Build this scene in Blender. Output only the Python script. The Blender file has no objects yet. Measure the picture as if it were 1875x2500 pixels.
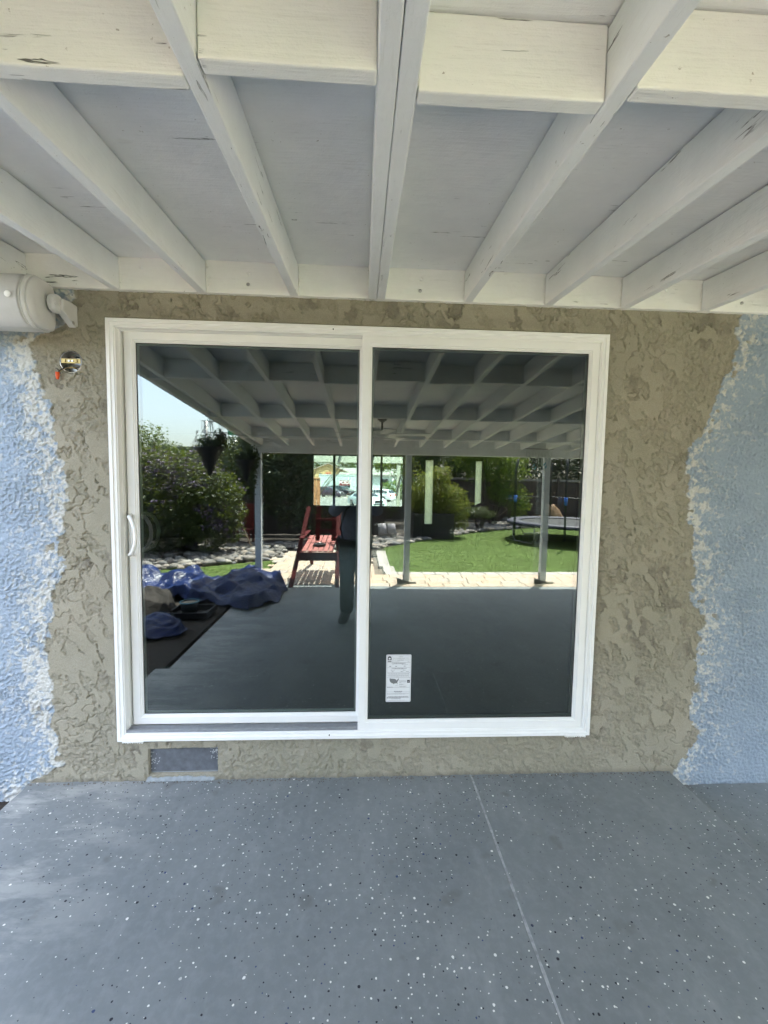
import bpy, bmesh, math, random
import numpy as np
from mathutils import Vector, Matrix

random.seed(7)
rng = np.random.default_rng(11)
S = bpy.context.scene
COL = S.collection

# ------------------------------------------------------------------ camera
def cam_axes(yaw, pit, rol):
    cy, sy, cp, sp = math.cos(yaw), math.sin(yaw), math.cos(pit), math.sin(pit)
    f = Vector((sy*cp, cy*cp, -sp)); r = Vector((cy, -sy, 0)); u = r.cross(f)
    cr, sr = math.cos(rol), math.sin(rol)
    return cr*r+sr*u, -sr*r+cr*u, f
cd = bpy.data.cameras.new('camera'); cam = bpy.data.objects.new('camera', cd); COL.objects.link(cam)
r_, u_, f_ = cam_axes(0.0512, 0.0725, 0.0160)
M = Matrix((r_, u_, -f_)).transposed().to_4x4(); M.translation = Vector((1.200, -2.185, 1.534))
cam.matrix_world = M
cd.sensor_fit = 'HORIZONTAL'; cd.sensor_width = 36.0; cd.lens = 1072.3/1875*36
cd.clip_start = 0.01; cd.clip_end = 2000
S.camera = cam

# ------------------------------------------------------------------ sky, sun, exposure
SUN = Vector((0.55, -0.83, 0)).normalized()
EL = math.radians(67); AZ = math.atan2(SUN.x, SUN.y)
w = bpy.data.worlds.new('World'); S.world = w; w.use_nodes = True
nt = w.node_tree; bg = nt.nodes['Background']
sky = nt.nodes.new('ShaderNodeTexSky'); sky.sky_type = 'NISHITA'; sky.sun_disc = False
sky.sun_elevation = EL; sky.sun_rotation = AZ; sky.dust_density = 2.6; sky.air_density = 1.0
hz = nt.nodes.new('ShaderNodeHueSaturation'); hz.inputs['Saturation'].default_value = 0.70   # thin high haze
nt.links.new(sky.outputs[0], hz.inputs['Color']); nt.links.new(hz.outputs[0], bg.inputs[0]); bg.inputs[1].default_value = 0.135
sd = bpy.data.lights.new('sun', 'SUN'); sd.energy = 5.0; sd.angle = math.radians(0.55); sd.color = (1.0, 0.96, 0.89)
so = bpy.data.objects.new('sun', sd); COL.objects.link(so)
sv = Vector((SUN.x*math.cos(EL), SUN.y*math.cos(EL), math.sin(EL)))
so.rotation_euler = sv.to_track_quat('Z', 'Y').to_euler(); so.location = sv*40
S.view_settings.view_transform = 'Standard'; S.view_settings.look = 'None'
S.view_settings.gamma = 1.0; S.view_settings.exposure = 3.36
S.render.engine = 'CYCLES'
S.cycles.use_denoising = True
S.cycles.use_adaptive_sampling = False
S.cycles.max_bounces = 12; S.cycles.diffuse_bounces = 8; S.cycles.glossy_bounces = 4
S.cycles.transparent_max_bounces = 24; S.cycles.transmission_bounces = 6
S.cycles.sample_clamp_indirect = 8.0
S.cycles.caustics_reflective = False; S.cycles.caustics_refractive = False

# ------------------------------------------------------------------ helpers: objects
def tag(o, label=None, cat=None, group=None, kind=None):
    if label: o['label'] = label
    if cat: o['category'] = cat
    if group: o['group'] = group
    if kind: o['kind'] = kind
    return o
def empty(name, loc=(0, 0, 0), label=None, cat=None, group=None, rz=0.0, parent=None, kind=None):
    o = bpy.data.objects.new(name, None); COL.objects.link(o)
    o.empty_display_size = .1
    o.location = loc; o.rotation_euler = (0, 0, rz)
    if parent:
        o.parent = parent; o.location = Vector(loc)
    return tag(o, label, cat, group, kind)
def woff(p):
    v = Vector((0, 0, 0))
    while p is not None:
        v += p.location; p = p.parent
    return v
def copy_tree(o, parent=None):
    c = o.copy(); COL.objects.link(c); c.parent = parent
    for ch in o.children: copy_tree(ch, c)
    return c

class MB:
    """collects shapes; build() links them as ONE mesh object"""
    def __init__(s): s.v = []; s.f = []
    def add(s, vs, fs):
        n = len(s.v); s.v += [tuple(v) for v in vs]; s.f += [tuple(i+n for i in f) for f in fs]; return s
    def box(s, x0, x1, y0, y1, z0, z1):
        return s.hexa([(x0,y0,z0),(x1,y0,z0),(x1,y1,z0),(x0,y1,z0),(x0,y0,z1),(x1,y0,z1),(x1,y1,z1),(x0,y1,z1)])
    def hexa(s, c):
        return s.add(c, [(0,3,2,1),(4,5,6,7),(0,1,5,4),(1,2,6,5),(2,3,7,6),(3,0,4,7)])
    def bar(s, a, b, w, t, up=(0,0,1)):
        a = Vector(a); b = Vector(b); d = (b-a).normalized(); up = Vector(up)
        x = d.cross(up)
        if x.length < 1e-4: x = d.cross(Vector((1,0,0)))
        x.normalize(); y = x.cross(d).normalized()
        x *= w/2; y *= t/2
        return s.hexa([a-x-y,a+x-y,a+x+y,a-x+y,b-x-y,b+x-y,b+x+y,b-x+y])
    def tube(s, pts, r, n=8, cap=True):
        pts = [Vector(p) for p in pts]; rs = r if isinstance(r, (list, tuple)) else [r]*len(pts)
        rings = []; prev = None
        for i, p in enumerate(pts):
            d = (pts[min(i+1, len(pts)-1)]-pts[max(i-1, 0)]).normalized()
            if prev is None:
                a = d.cross(Vector((0,0,1)))
                if a.length < 1e-3: a = d.cross(Vector((1,0,0)))
            else: a = prev - d*prev.dot(d)
            a.normalize(); prev = a; b = d.cross(a)
            rings.append([p+(a*math.cos(2*math.pi*k/n)+b*math.sin(2*math.pi*k/n))*rs[i] for k in range(n)])
        vs = [q for rg in rings for q in rg]; fs = []
        for i in range(len(pts)-1):
            for k in range(n):
                k2 = (k+1) % n; fs.append((i*n+k, i*n+k2, (i+1)*n+k2, (i+1)*n+k))
        if cap: fs += [tuple(range(n))[::-1], tuple((len(pts)-1)*n+k for k in range(n))]
        return s.add(vs, fs)
    def lathe(s, prof, c=(0,0,0), n=20, ax='z', ring=False):
        vs = []; fs = []; c = Vector(c)
        for (r, h) in prof:
            for k in range(n):
                a = 2*math.pi*k/n; p = (r*math.cos(a), r*math.sin(a), h)
                if ax == 'y': p = (p[0], p[2], p[1])
                if ax == 'x': p = (p[2], p[0], p[1])
                vs.append(c+Vector(p))
        m = len(prof)
        for i in range(m-1):
            for k in range(n):
                k2 = (k+1) % n; fs.append((i*n+k, i*n+k2, (i+1)*n+k2, (i+1)*n+k))
        if ring: fs += [((m-1)*n+k, (m-1)*n+(k+1) % n, (k+1) % n, k) for k in range(n)]
        else: fs += [tuple(range(n))[::-1], tuple((m-1)*n+k for k in range(n))]
        return s.add(vs, fs)
    def prism(s, poly, ax, a, b):
        """poly: 2-D points; ax: extrusion axis"""
        def mk(p, h):
            return {'x': (h, p[0], p[1]), 'y': (p[0], h, p[1]), 'z': (p[0], p[1], h)}[ax]
        n = len(poly); vs = [mk(p, a) for p in poly]+[mk(p, b) for p in poly]
        fs = [tuple(range(n)), tuple(range(n, 2*n))[::-1]]
        fs += [(i, i+n, (i+1) % n+n, (i+1) % n) for i in range(n)]
        return s.add(vs, fs)
    def build(s, name, mat, parent=None, bevel=0, smooth=False, local=False, seg=1, sub=0):
        o_ = Vector((0,0,0)) if local or parent is None else woff(parent)
        me = bpy.data.meshes.new(name)
        me.from_pydata([(v[0]-o_.x, v[1]-o_.y, v[2]-o_.z) for v in s.v], [], s.f)
        bm = bmesh.new(); bm.from_mesh(me); bmesh.ops.recalc_face_normals(bm, faces=bm.faces); bm.to_mesh(me); bm.free()
        if mat: me.materials.append(mat)
        if smooth:
            for p in me.polygons: p.use_smooth = True
        o = bpy.data.objects.new(name, me); COL.objects.link(o); o.parent = parent
        if sub:
            m = o.modifiers.new('sub', 'SUBSURF'); m.levels = m.render_levels = sub
        if bevel:
            m = o.modifiers.new('bevel', 'BEVEL'); m.width = bevel; m.segments = seg; m.limit_method = 'ANGLE'; m.angle_limit = .6
        return o
def obj_from(name, me, parent=None, loc=(0,0,0), rz=0):
    o = bpy.data.objects.new(name, me); COL.objects.link(o); o.parent = parent; o.location = loc; o.rotation_euler = (0,0,rz); return o
def np_mesh(name, V, F, mat, parent=None, attrs=None, smooth=False, local=False):
    """V (n,3) float, F (m,k) int"""
    V = np.asarray(V, np.float32)
    if parent is not None and not local: V = V - np.array(woff(parent), np.float32)
    F = np.asarray(F, np.int32); m, k = F.shape
    me = bpy.data.meshes.new(name)
    me.vertices.add(len(V)); me.vertices.foreach_set('co', V.ravel())
    me.loops.add(m*k); me.loops.foreach_set('vertex_index', F.ravel())
    me.polygons.add(m); me.polygons.foreach_set('loop_start', np.arange(0, m*k, k, dtype=np.int32))
    me.polygons.foreach_set('loop_total', np.full(m, k, np.int32))
    if smooth: me.polygons.foreach_set('use_smooth', np.ones(m, bool))
    me.update(calc_edges=True)
    for an, av in (attrs or {}).items():
        a = me.attributes.new(an, 'FLOAT', 'POINT'); a.data.foreach_set('value', np.asarray(av, np.float32))
    if mat: me.materials.append(mat)
    o = bpy.data.objects.new(name, me); COL.objects.link(o); o.parent = parent
    return o

# ------------------------------------------------------------------ helpers: numpy noise
_perm = np.concatenate([np.random.default_rng(3).permutation(256)]*3)
_g = np.random.default_rng(5).normal(size=(256, 2)); _g /= np.linalg.norm(_g, axis=1, keepdims=True)
def perlin(x, y, seed=0):
    x = np.asarray(x, float)+seed*17.31; y = np.asarray(y, float)+seed*9.73
    xi = np.floor(x).astype(int); yi = np.floor(y).astype(int); xf = x-xi; yf = y-yi
    def gr(a, b):
        h = _perm[_perm[a & 255]+(b & 255)]; return _g[h]
    def dt(a, b, dx, dy):
        g = gr(a, b); return g[..., 0]*dx+g[..., 1]*dy
    u = xf*xf*xf*(xf*(xf*6-15)+10); v = yf*yf*yf*(yf*(yf*6-15)+10)
    n00 = dt(xi, yi, xf, yf); n10 = dt(xi+1, yi, xf-1, yf); n01 = dt(xi, yi+1, xf, yf-1); n11 = dt(xi+1, yi+1, xf-1, yf-1)
    return (n00*(1-u)+n10*u)*(1-v)+(n01*(1-u)+n11*u)*v
def fbm(x, y, o=3, seed=0):
    r = 0; a = 1
    for i in range(o): r = r+a*perlin(x*2**i, y*2**i, seed+i*3); a *= .5
    return r
def sstep(a, b, x):
    t = np.clip((x-a)/(b-a), 0, 1); return t*t*(3-2*t)

# ------------------------------------------------------------------ materials
class NT:
    def __init__(s, name):
        s.m = bpy.data.materials.new(name); s.m.use_nodes = True; s.t = s.m.node_tree
        s.p = s.t.nodes['Principled BSDF']; s.out = s.t.nodes['Material Output']; s._pos = None
    def n(s, typ, ins=None, **kw):
        nd = s.t.nodes.new('ShaderNode'+typ)
        for k, v in kw.items(): setattr(nd, k, v)
        for k, v in (ins or {}).items(): s.set(nd.inputs[k], v)
        return nd
    def set(s, sock, v):
        if hasattr(v, 'links') or isinstance(v, bpy.types.NodeSocket): s.t.links.new(v, sock)
        else:
            try: sock.default_value = v
            except Exception: sock.default_value = (*v, 1)
    def pos(s, scale=None):
        if s._pos is None: s._pos = s.n('NewGeometry').outputs['Position']
        if scale is None: return s._pos
        return s.n('Mapping', {'Vector': s._pos, 'Scale': scale}).outputs[0]
    def noise(s, sc, det=4, rough=.55, scale=None, vec=None, dist=0):
        return s.n('TexNoise', {'Vector': vec or s.pos(scale), 'Scale': sc, 'Detail': det, 'Roughness': rough, 'Distortion': dist}).outputs[0]
    def ramp(s, v, stops):
        r = s.n('ValToRGB', {0: v}); e = r.color_ramp.elements
        while len(e) < len(stops): e.new(.5)
        for i, (p, c) in enumerate(stops):
            e[i].position = p; e[i].color = (*c, 1) if hasattr(c, '__len__') else (c, c, c, 1)
        return r.outputs[0]
    def mix(s, f, a, b, bt='MIX'):
        nd = s.n('Mix', data_type='RGBA', blend_type=bt)
        s.set(nd.inputs[0], f); s.set(nd.inputs[6], a); s.set(nd.inputs[7], b); return nd.outputs[2]
    def math(s, op, a, b=0.0, c=0.0):
        nd = s.n('Math', operation=op); s.set(nd.inputs[0], a); s.set(nd.inputs[1], b); s.set(nd.inputs[2], c); return nd.outputs[0]
    def attr(s, name): return s.n('Attribute', attribute_name=name).outputs['Fac']
    def bump(s, h, st=.3, d=.01, nrm=None):
        i = {'Height': h, 'Strength': st, 'Distance': d}
        if nrm: i['Normal'] = nrm
        return s.n('Bump', i).outputs[0]
    def base(s, c): s.set(s.p.inputs['Base Color'], c); return s
    def rough(s, v): s.set(s.p.inputs['Roughness'], v); return s
    def spec(s, v): s.set(s.p.inputs['Specular IOR Level'], v); return s
    def nrm(s, v): s.set(s.p.inputs['Normal'], v); return s
    def surf(s, sh): s.t.links.new(sh, s.out.inputs['Surface']); return s
def c3(c): return tuple(c)+(1,) if len(c) == 3 else c
def plain(name, col, rough=.6, var=.12, sc=8, bump=0.0, bsc=60, metal=0, spec=.4, bd=.004):
    t = NT(name); f = t.noise(sc, 5, .6)
    lo = tuple(x*(1-var) for x in col); hi = tuple(min(1, x*(1+var)) for x in col)
    t.base(t.ramp(f, [(.3, lo), (.7, hi)])).rough(rough).spec(spec); t.p.inputs['Metallic'].default_value = metal
    if bump: t.nrm(t.bump(t.noise(bsc, 4), bump, bd))
    return t.m
# ---- painted timber (grain along y or along x)
def timber(name, grain, col=(.80, .82, .815), crk_lo=.64):
    t = NT(name)
    sc = {'y': (1, .06, 1), 'x': (.06, 1, 1), 'z': (1, 1, .06)}[grain]
    g = t.noise(120, 4, .6, scale=sc); blot = t.noise(5, 5, .6); fine = t.noise(260, 3)
    crk = t.noise(30, 4, .6, scale=tuple(.12 if v < 1 else 1.9 for v in sc), dist=.5)
    crack = t.ramp(crk, [(crk_lo, 0), (crk_lo+.012, 1), (crk_lo+.03, 1), (crk_lo+.045, 0)])
    gate = t.ramp(t.noise(3.1, 3), [(.545, 0), (.585, 1)])
    cr = t.math('MULTIPLY', crack, gate)
    knot = t.ramp(t.n('TexVoronoi', {'Vector': t.pos(tuple(.45 if v < 1 else 1.0 for v in sc)), 'Scale': 4.0}).outputs['Distance'], [(.035, 1), (.055, 0)])
    scuff = t.math('MULTIPLY', t.ramp(t.noise(90, 4, .7, scale=sc), [(.58, 0), (.66, 1)]), t.ramp(t.noise(4.3, 3), [(.50, 0), (.62, 1)]))
    chip = t.math('MULTIPLY', t.ramp(t.noise(75, 3, .6), [(.70, 0), (.715, 1)]), t.ramp(t.noise(6.1, 3), [(.50, 0), (.57, 1)]))
    c = t.ramp(blot, [(.3, tuple(x*.93 for x in col)), (.7, tuple(min(x*1.03, .88) for x in col))])
    c = t.mix(t.math('MULTIPLY', scuff, .30), c, (.62, .62, .58, 1))
    c = t.mix(t.math('MULTIPLY', knot, .10), c, (.55, .50, .40, 1))
    c = t.mix(t.math('MULTIPLY', chip, .75), c, (.30, .27, .22, 1))
    c = t.mix(t.math('MULTIPLY', cr, .9), c, (.09, .085, .075, 1))
    t.base(c).rough(.5).spec(.35)
    h = t.math('ADD', t.math('MULTIPLY', g, .75), t.math('MULTIPLY', fine, .25))
    h = t.math('ADD', h, t.math('MULTIPLY', t.noise(22, 3), 1.2))
    h = t.math('ADD', h, t.math('MULTIPLY', knot, .5))
    h = t.math('SUBTRACT', h, t.math('MULTIPLY', cr, 2.6))
    t.nrm(t.bump(h, .8, .0032))
    return t.m
M_RAF = timber('painted_timber_lengthwise', 'y'); M_BLK = timber('painted_timber_crosswise', 'x', (.83, .835, .80), .625); M_POST = timber('painted_timber_upright', 'z', (.72, .76, .78))
M_PLY = timber('painted_plywood', 'x', (.845, .86, .865), .66)
M_ROOFING = plain('roofing_felt', (.12, .12, .12), .9)
M_VINYL = plain('white_vinyl', (.84, .85, .83), .34, .02, 12, .05, 300, spec=.45, bd=.001)
M_CAULK = plain('white_caulk', (.82, .82, .78), .6, .08, 60, .3, 90)
M_ALU = plain('aluminium_sill', (.42, .44, .46), .38, .10, 40, .1, 200, metal=.65)
M_BLACK = plain('black_plastic', (.012, .012, .014), .45, .2, 20)
M_DARK = plain('cavity_shade', (.02, .018, .016), .9, .2)  # shade inside gaps and holes put into a near-black colour
M_STEEL = plain('galvanised_steel', (.42, .42, .40), .35, .15, 30, metal=.9)
M_SPK = plain('speaker_plastic', (.56, .57, .55), .42, .04, 20, .12, 400, bd=.001)
M_SPKG = plain('speaker_grille', (.52, .53, .53), .5, .05, 20, .25, 700, bd=.001)
M_BRASS = plain('brass_bracket', (.40, .31, .13), .45, .2, 60, metal=.8)
M_ORANGE = plain('orange_plastic', (.75, .10, .02), .45, .1)
M_COPPER = plain('wire_tan', (.45, .33, .14), .5, .2, 50)
M_BLACKPAINT = plain('black_wire', (.02, .02, .02), .5)

# ---- stucco
t = NT('stucco')
bare, isl, wht, dirt = [t.attr(a) for a in ('bare', 'isl', 'white', 'dirt')]
n1 = t.noise(7, 5, .6); n2 = t.noise(60, 4, .65); n3 = t.noise(1.6, 3); n4 = t.noise(330, 3, .7)
tan = t.mix(isl, t.ramp(n2, [(.3, (.268, .250, .192)), (.7, (.332, .310, .240))]), t.ramp(n1, [(.3, (.322, .300, .232)), (.7, (.362, .338, .262))]))
tan = t.mix(t.ramp(n3, [(.40, 0), (.64, .55)]), tan, (.275, .268, .203, 1))
tan = t.mix(t.ramp(t.noise(3.4, 5, .65), [(.50, 0), (.70, .45)]), tan, (.37, .345, .28, 1))
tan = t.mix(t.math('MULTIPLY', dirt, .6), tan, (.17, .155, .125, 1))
tan = t.mix(.45, tan, t.ramp(n4, [(.25, .12), (.75, .88)]), 'SOFT_LIGHT')
pnt = t.ramp(n1, [(.3, (.262, .330, .402)), (.7, (.308, .376, .448))])
pnt = t.mix(t.math('MULTIPLY', t.ramp(n2, [(.40, 0), (.72, 1)]), .25), pnt, (.38, .45, .505, 1))
pnt = t.mix(t.math('MULTIPLY', t.ramp(t.noise(2.3, 5, .7), [(.5, 0), (.75, 1)]), .18), pnt, (.26, .27, .26, 1))
pnt = t.mix(wht, pnt, t.ramp(n2, [(.3, (.50, .50, .45)), (.7, (.66, .66, .61))]))
t.base(t.mix(bare, pnt, tan)).rough(.9).spec(.15)
t.nrm(t.bump(t.math('ADD', t.noise(260, 4, .75), t.math('MULTIPLY', t.noise(110, 3), .8)), .8, .004))
M_STUCCO = t.m

# ---- painted concrete with colour chips
t = NT('painted_concrete')
n1 = t.noise(2.2, 5, .6); n2 = t.noise(30, 5, .65); brush = t.noise(7, 5, .7, scale=(1, .35, 1)); P = t.pos()
c = t.ramp(n1, [(.3, (.165, .185, .190)), (.7, (.214, .234, .238))])
c = t.mix(t.math('MULTIPLY', t.ramp(n2, [(.45, 0), (.75, 1)]), .22), c, (.35, .365, .375, 1))
sep = t.n('SeparateXYZ', {0: P}); x = sep.outputs[0]
lf = t.n('MapRange', {'Value': x, 'From Min': .45, 'From Max': -.30, 'To Min': 0, 'To Max': .8}).outputs[0]
c = t.mix(t.math('MULTIPLY', lf, t.ramp(t.noise(3.5, 6, .7, scale=(.5, 1.6, 1)), [(.47, 0), (.58, 1)])), c, (.40, .41, .395, 1))
c = t.mix(t.math('MULTIPLY', t.ramp(t.noise(5.5, 3, .5), [(.66, 0), (.72, 1)]), .35), c, (.10, .095, .085, 1))
c = t.mix(t.math('MULTIPLY', t.ramp(brush, [(.55, 0), (.74, 1)]), .28), c, (.37, .39, .395, 1))
nz = t.n('TexNoise', {'Vector': P, 'Scale': 140.0, 'Detail': 1.0})
off = t.n('VectorMath', {0: nz.outputs['Color']}, operation='SCALE'); off.inputs['Scale'].default_value = .004
vp = t.n('VectorMath', {0: P, 1: off.outputs[0]}, operation='ADD').outputs[0]
dens = t.ramp(t.noise(1.9, 3), [(.35, .10), (.65, .55)])
chips = []
up_ = t.math('GREATER_THAN', t.n('SeparateXYZ', {0: t.n('NewGeometry').outputs['Normal']}).outputs[2], .5)   # chips lie on the top only
for sc, size, shift in ((25.0, .058, 0), (38.0, .068, 3.3), (20.0, .068, 7.7)):
    q = t.n('Mapping', {'Vector': vp, 'Location': (shift, shift*.7, 0), 'Scale': (1, 1, .0)}).outputs[0]
    v = t.n('TexVoronoi', {'Vector': q, 'Scale': sc}, voronoi_dimensions='2D')
    rnd = t.n('SeparateColor', {0: v.outputs['Color']})
    m = t.math('LESS_THAN', v.outputs['Distance'], t.math('MULTIPLY', size, t.math('ADD', .45, rnd.outputs[2])))
    m = t.math('MULTIPLY', t.math('MULTIPLY', m, up_), t.math('LESS_THAN', rnd.outputs[0], dens))
    chips.append((m, rnd.outputs[1]))
for i, (m, rr) in enumerate(chips):
    cc = t.ramp(rr, [(0, (.75, .76, .72)), (.48, (.78, .78, .74)), (.5, (.012, .014, .022)), (.9, (.02, .022, .03)), (.92, (.04, .06, .14))])
    c = t.mix(m, c, cc)
t.base(c).rough(t.ramp(t.noise(9, 4), [(.3, .50), (.7, .68)])).spec(.35)
h = t.math('ADD', t.math('MULTIPLY', t.noise(55, 4), .6), t.math('MULTIPLY', t.noise(9, 4, scale=(1, .4, 1)), 1.6))
t.nrm(t.bump(h, .35, .003))
M_SLAB = t.m

# ---- yard and street
M_SOIL = plain('dark_soil', (.035, .028, .022), .95, .5, 20, .8, 40, bd=.02)
M_GROUND = plain('bare_ground', (.16, .13, .10), .95, .35, 3, .4, 12, bd=.03)
M_ASPH = plain('asphalt', (.15, .145, .135), .9, .12, 1.5, .2, 60)
M_CONC = plain('pale_concrete', (.30, .285, .25), .9, .10, 1.5, .2, 30)
def rndmat(name, stops, rough=.7, bump=.3, bsc=40, bd=.004, var=.25):
    t = NT(name); oi = t.n('ObjectInfo'); c = t.ramp(oi.outputs['Random'], stops)
    c = t.mix(var, c, t.ramp(t.noise(14, 5), [(.3, (.0, .0, .0)), (.7, (1, 1, 1))]), 'SOFT_LIGHT')
    t.base(c).rough(rough).spec(.3)
    if bump: t.nrm(t.bump(t.noise(bsc, 4), bump, bd))
    return t.m
M_PAVER = rndmat('sandstone_paver', [(0, (.40, .33, .26)), (.3, (.46, .37, .28)), (.55, (.40, .36, .31)), (.8, (.48, .35, .25)), (1, (.37, .34, .30))])
M_PAVEB = rndmat('grey_paver', [(0, (.34, .32, .29)), (.5, (.40, .37, .34)), (1, (.36, .33, .31))])
M_FENCE = rndmat('weathered_board', [(0, (.055, .042, .038)), (.5, (.075, .058, .05)), (1, (.05, .042, .04))], .9, .4, 60)
M_REDWOOD = rndmat('redwood_board', [(0, (.30, .14, .07)), (.5, (.36, .18, .09)), (1, (.26, .12, .06))], .85, .3, 60)
def leafmat(name, stops, gloss=.45, trans=.35):
    t = NT(name); r = t.attr('rnd'); c = t.ramp(r, stops)
    t.base(c).rough(gloss).spec(.4)
    tr = t.n('BsdfTranslucent', {'Color': t.mix(.5, c, (.25, .30, .02, 1))})
    mx = t.n('MixShader', {0: trans, 1: t.p.outputs[0], 2: tr.outputs[0]}); t.surf(mx.outputs[0])
    return t.m
M_LEAF_HEDGE = leafmat('hedge_leaf', [(0, (.014, .026, .007)), (.5, (.032, .055, .013)), (.84, (.06, .085, .022)), (.85, (.06, .03, .11)), (1, (.11, .055, .18))])
M_LEAF_PLAIN = leafmat('green_leaf', [(0, (.025, .05, .012)), (.5, (.05, .09, .02)), (1, (.09, .13, .035))])
M_LEAF_DARK = leafmat('dark_leaf', [(0, (.02, .04, .016)), (.6, (.04, .065, .024)), (.93, (.07, .10, .04)), (1, (.15, .08, .05))], .25, .2)
M_LEAF_YEL = leafmat('yellow_green_leaf', [(0, (.07, .10, .015)), (.5, (.13, .16, .02)), (.88, (.19, .20, .03)), (1, (.24, .12, .05))], .45, .4)
M_LEAF_BRT = leafmat('bright_leaf', [(0, (.04, .09, .012)), (.5, (.09, .16, .02)), (1, (.14, .21, .04))], .4, .45)
M_LEAF_PINK = leafmat('pink_flower', [(0, (.5, .03, .06)), (.5, (.62, .06, .10)), (1, (.55, .12, .14))], .6, .4)
M_BARK = plain('bark', (.09, .07, .055), .95, .35, 20, .7, 40, bd=.01)
t = NT('lawn_grass'); r = t.attr('rnd')
t.base(t.mix(.25, t.ramp(r, [(0, (.08, .12, .017)), (.5, (.128, .172, .026)), (1, (.18, .215, .046))]), t.ramp(t.noise(1.2, 4), [(.35, (.09, .13, .018)), (.65, (.19, .225, .045))]))).rough(.55).spec(.3)
M_GRASS = t.m
M_TURF = plain('turf_base', (.085, .135, .028), .95, .3, 6, .6, 120, bd=.01)
M_ROCK = NT('river_rock'); t = M_ROCK; r = t.attr('rnd')
t.base(t.mix(.3, t.ramp(r, [(0, (.11, .105, .10)), (.35, (.21, .19, .165)), (.6, (.16, .16, .165)), (.85, (.30, .25, .205)), (1, (.35, .33, .30))]), t.ramp(t.noise(30, 4), [(.3, 0), (.7, 1)]), 'SOFT_LIGHT')).rough(.75).spec(.3)
M_ROCK = t.m

# ---- glass: thin pane, part mirror, part clear
def glass(name, refl, tint, fres=1.0, wave=.0020):
    t = NT(name)
    fr = t.n('Fresnel', {'IOR': 1.5}).outputs[0]
    f = t.math('MINIMUM', t.math('ADD', refl, t.math('MULTIPLY', fr, fres)), 1.0)
    gl = t.n('BsdfGlossy', {'Color': (.93, 1.0, .965, 1), 'Roughness': 0.0, 'Normal': t.bump(t.noise(1.3, 1, .4), .5, wave)})
    tr = t.n('BsdfTransparent', {'Color': (*tint, 1)})
    mx = t.n('MixShader', {0: f, 1: tr.outputs[0], 2: gl.outputs[0]})
    film = t.ramp(t.noise(4.0, 5, .7, scale=(1, 1, .25)), [(.4, .0), (.8, .014)])
    t.surf(t.n('MixShader', {0: film, 1: mx.outputs[0], 2: t.n('BsdfDiffuse', {'Color': (.7, .7, .68, 1)}).outputs[0]}).outputs[0])
    return t.m
M_GLASS_OUT = glass('coated_outer_pane', .088, (.53, .59, .56))
M_GLASS_IN = glass('inner_pane', .045, (.60, .66, .63))
M_GLASS_WIN = glass('window_pane', .01, (.90, .94, .92))
t = NT('frosted_pane'); tr = t.n('BsdfTranslucent', {'Color': (.80, .82, .66, 1)}); t.surf(tr.outputs[0]); M_FROST = t.m
M_CARGLASS = plain('car_glass', (.02, .03, .035), .08, .05, spec=.8)

# ================================================================== the setting
ZY = -0.073        # level of the yard and the main slab; the landing by the door is z = 0
# ground: one sheet, level under house and yard, falling towards the street in front
xs = np.array([-400, -120, -40, -15, -4, 8, 20, 50, 130, 400.]); ys = np.array([-500, -150, -60, -25, -10, 0, 8.3, 12, 20, 30, 36, 60, 90, 160, 600.])
zs = np.interp(ys, [-500, 8.3, 12, 34, 600], [-.13, -.13, -.25, -1.12, -1.12])
V = [(x, y, z) for y, z in zip(ys, zs) for x in xs]; nx = len(xs)
F = [(j*nx+i, j*nx+i+1, (j+1)*nx+i+1, (j+1)*nx+i) for j in range(len(ys)-1) for i in range(nx-1)]
tag(np_mesh('ground', V, F, M_GROUND), kind='structure')
def sheet(name, poly, z, mat, thick=.06, parent=None):
    o = MB().prism(poly, 'z', z-thick, z).build(name, mat, parent); tag(o, kind='structure'); return o
sheet('street', [(-90, 37), (90, 37), (90, 61), (-90, 61)], -1.105, M_ASPH)
sheet('driveway', [(-14, 61.2), (7, 61.2), (7, 80), (-14, 80)], -1.08, M_CONC)
sheet('front_walk', [(-1.5, 30), (9, 30), (9, 36.8), (-1.5, 36.8)], -1.06, M_CONC)
sheet('flower_bed_soil', [(-7, -2.0), (-.46, -2.0), (-.46, .0), (-7, .0)], -.09, M_SOIL)
sheet('side_soil', [(-7, -4.4), (-.46, -4.4), (-.46, -2.004), (-7, -2.004)], -.092, M_SOIL)
sheet('planting_bed', [(-9, -17), (13, -17), (13, -7.2), (-.5, -7.2), (-9, -5.0)], -.10, M_SOIL)

# patio slab with the raised landing in two pours (the joint between them is a real gap)
slab = MB().prism([(-.40, -4.38), (7.6, -4.38), (7.6, -.012), (2.876, -.012), (2.876, -1.232), (-.40, -1.232)], 'z', -.25, ZY).build('patio_slab', M_SLAB, None, .006)
tag(slab, 'lower grey painted concrete patio slab', kind='structure')
def rough_edge_slab(name, x0, x1, y0, y1, z0, z1):
    # top outline with slightly wandering edges
    pts = []
    def edge(a, b, n, amp):
        for i in range(n):
            k = i/n; p = [a[0]+(b[0]-a[0])*k, a[1]+(b[1]-a[1])*k]
            d = amp*float(fbm(np.array(p[0]*9+3), np.array(p[1]*9+1), 3)); e = (b[1]-a[1], a[0]-b[0]); L = math.hypot(*e)
            pts.append((p[0]+e[0]/L*d, p[1]+e[1]/L*d))
    edge((x0, y0), (x1, y0), 30, .004); edge((x1, y0), (x1, y1), 30, .005); edge((x1, y1), (x0, y1), 40, .006); edge((x0, y1), (x0, y0), 30, .005)
    return MB().prism(pts, 'z', z0, z1).build(name, M_SLAB, None, .004, seg=2)
land = empty('landing', (1.2, -.6, 0), kind='structure')
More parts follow.
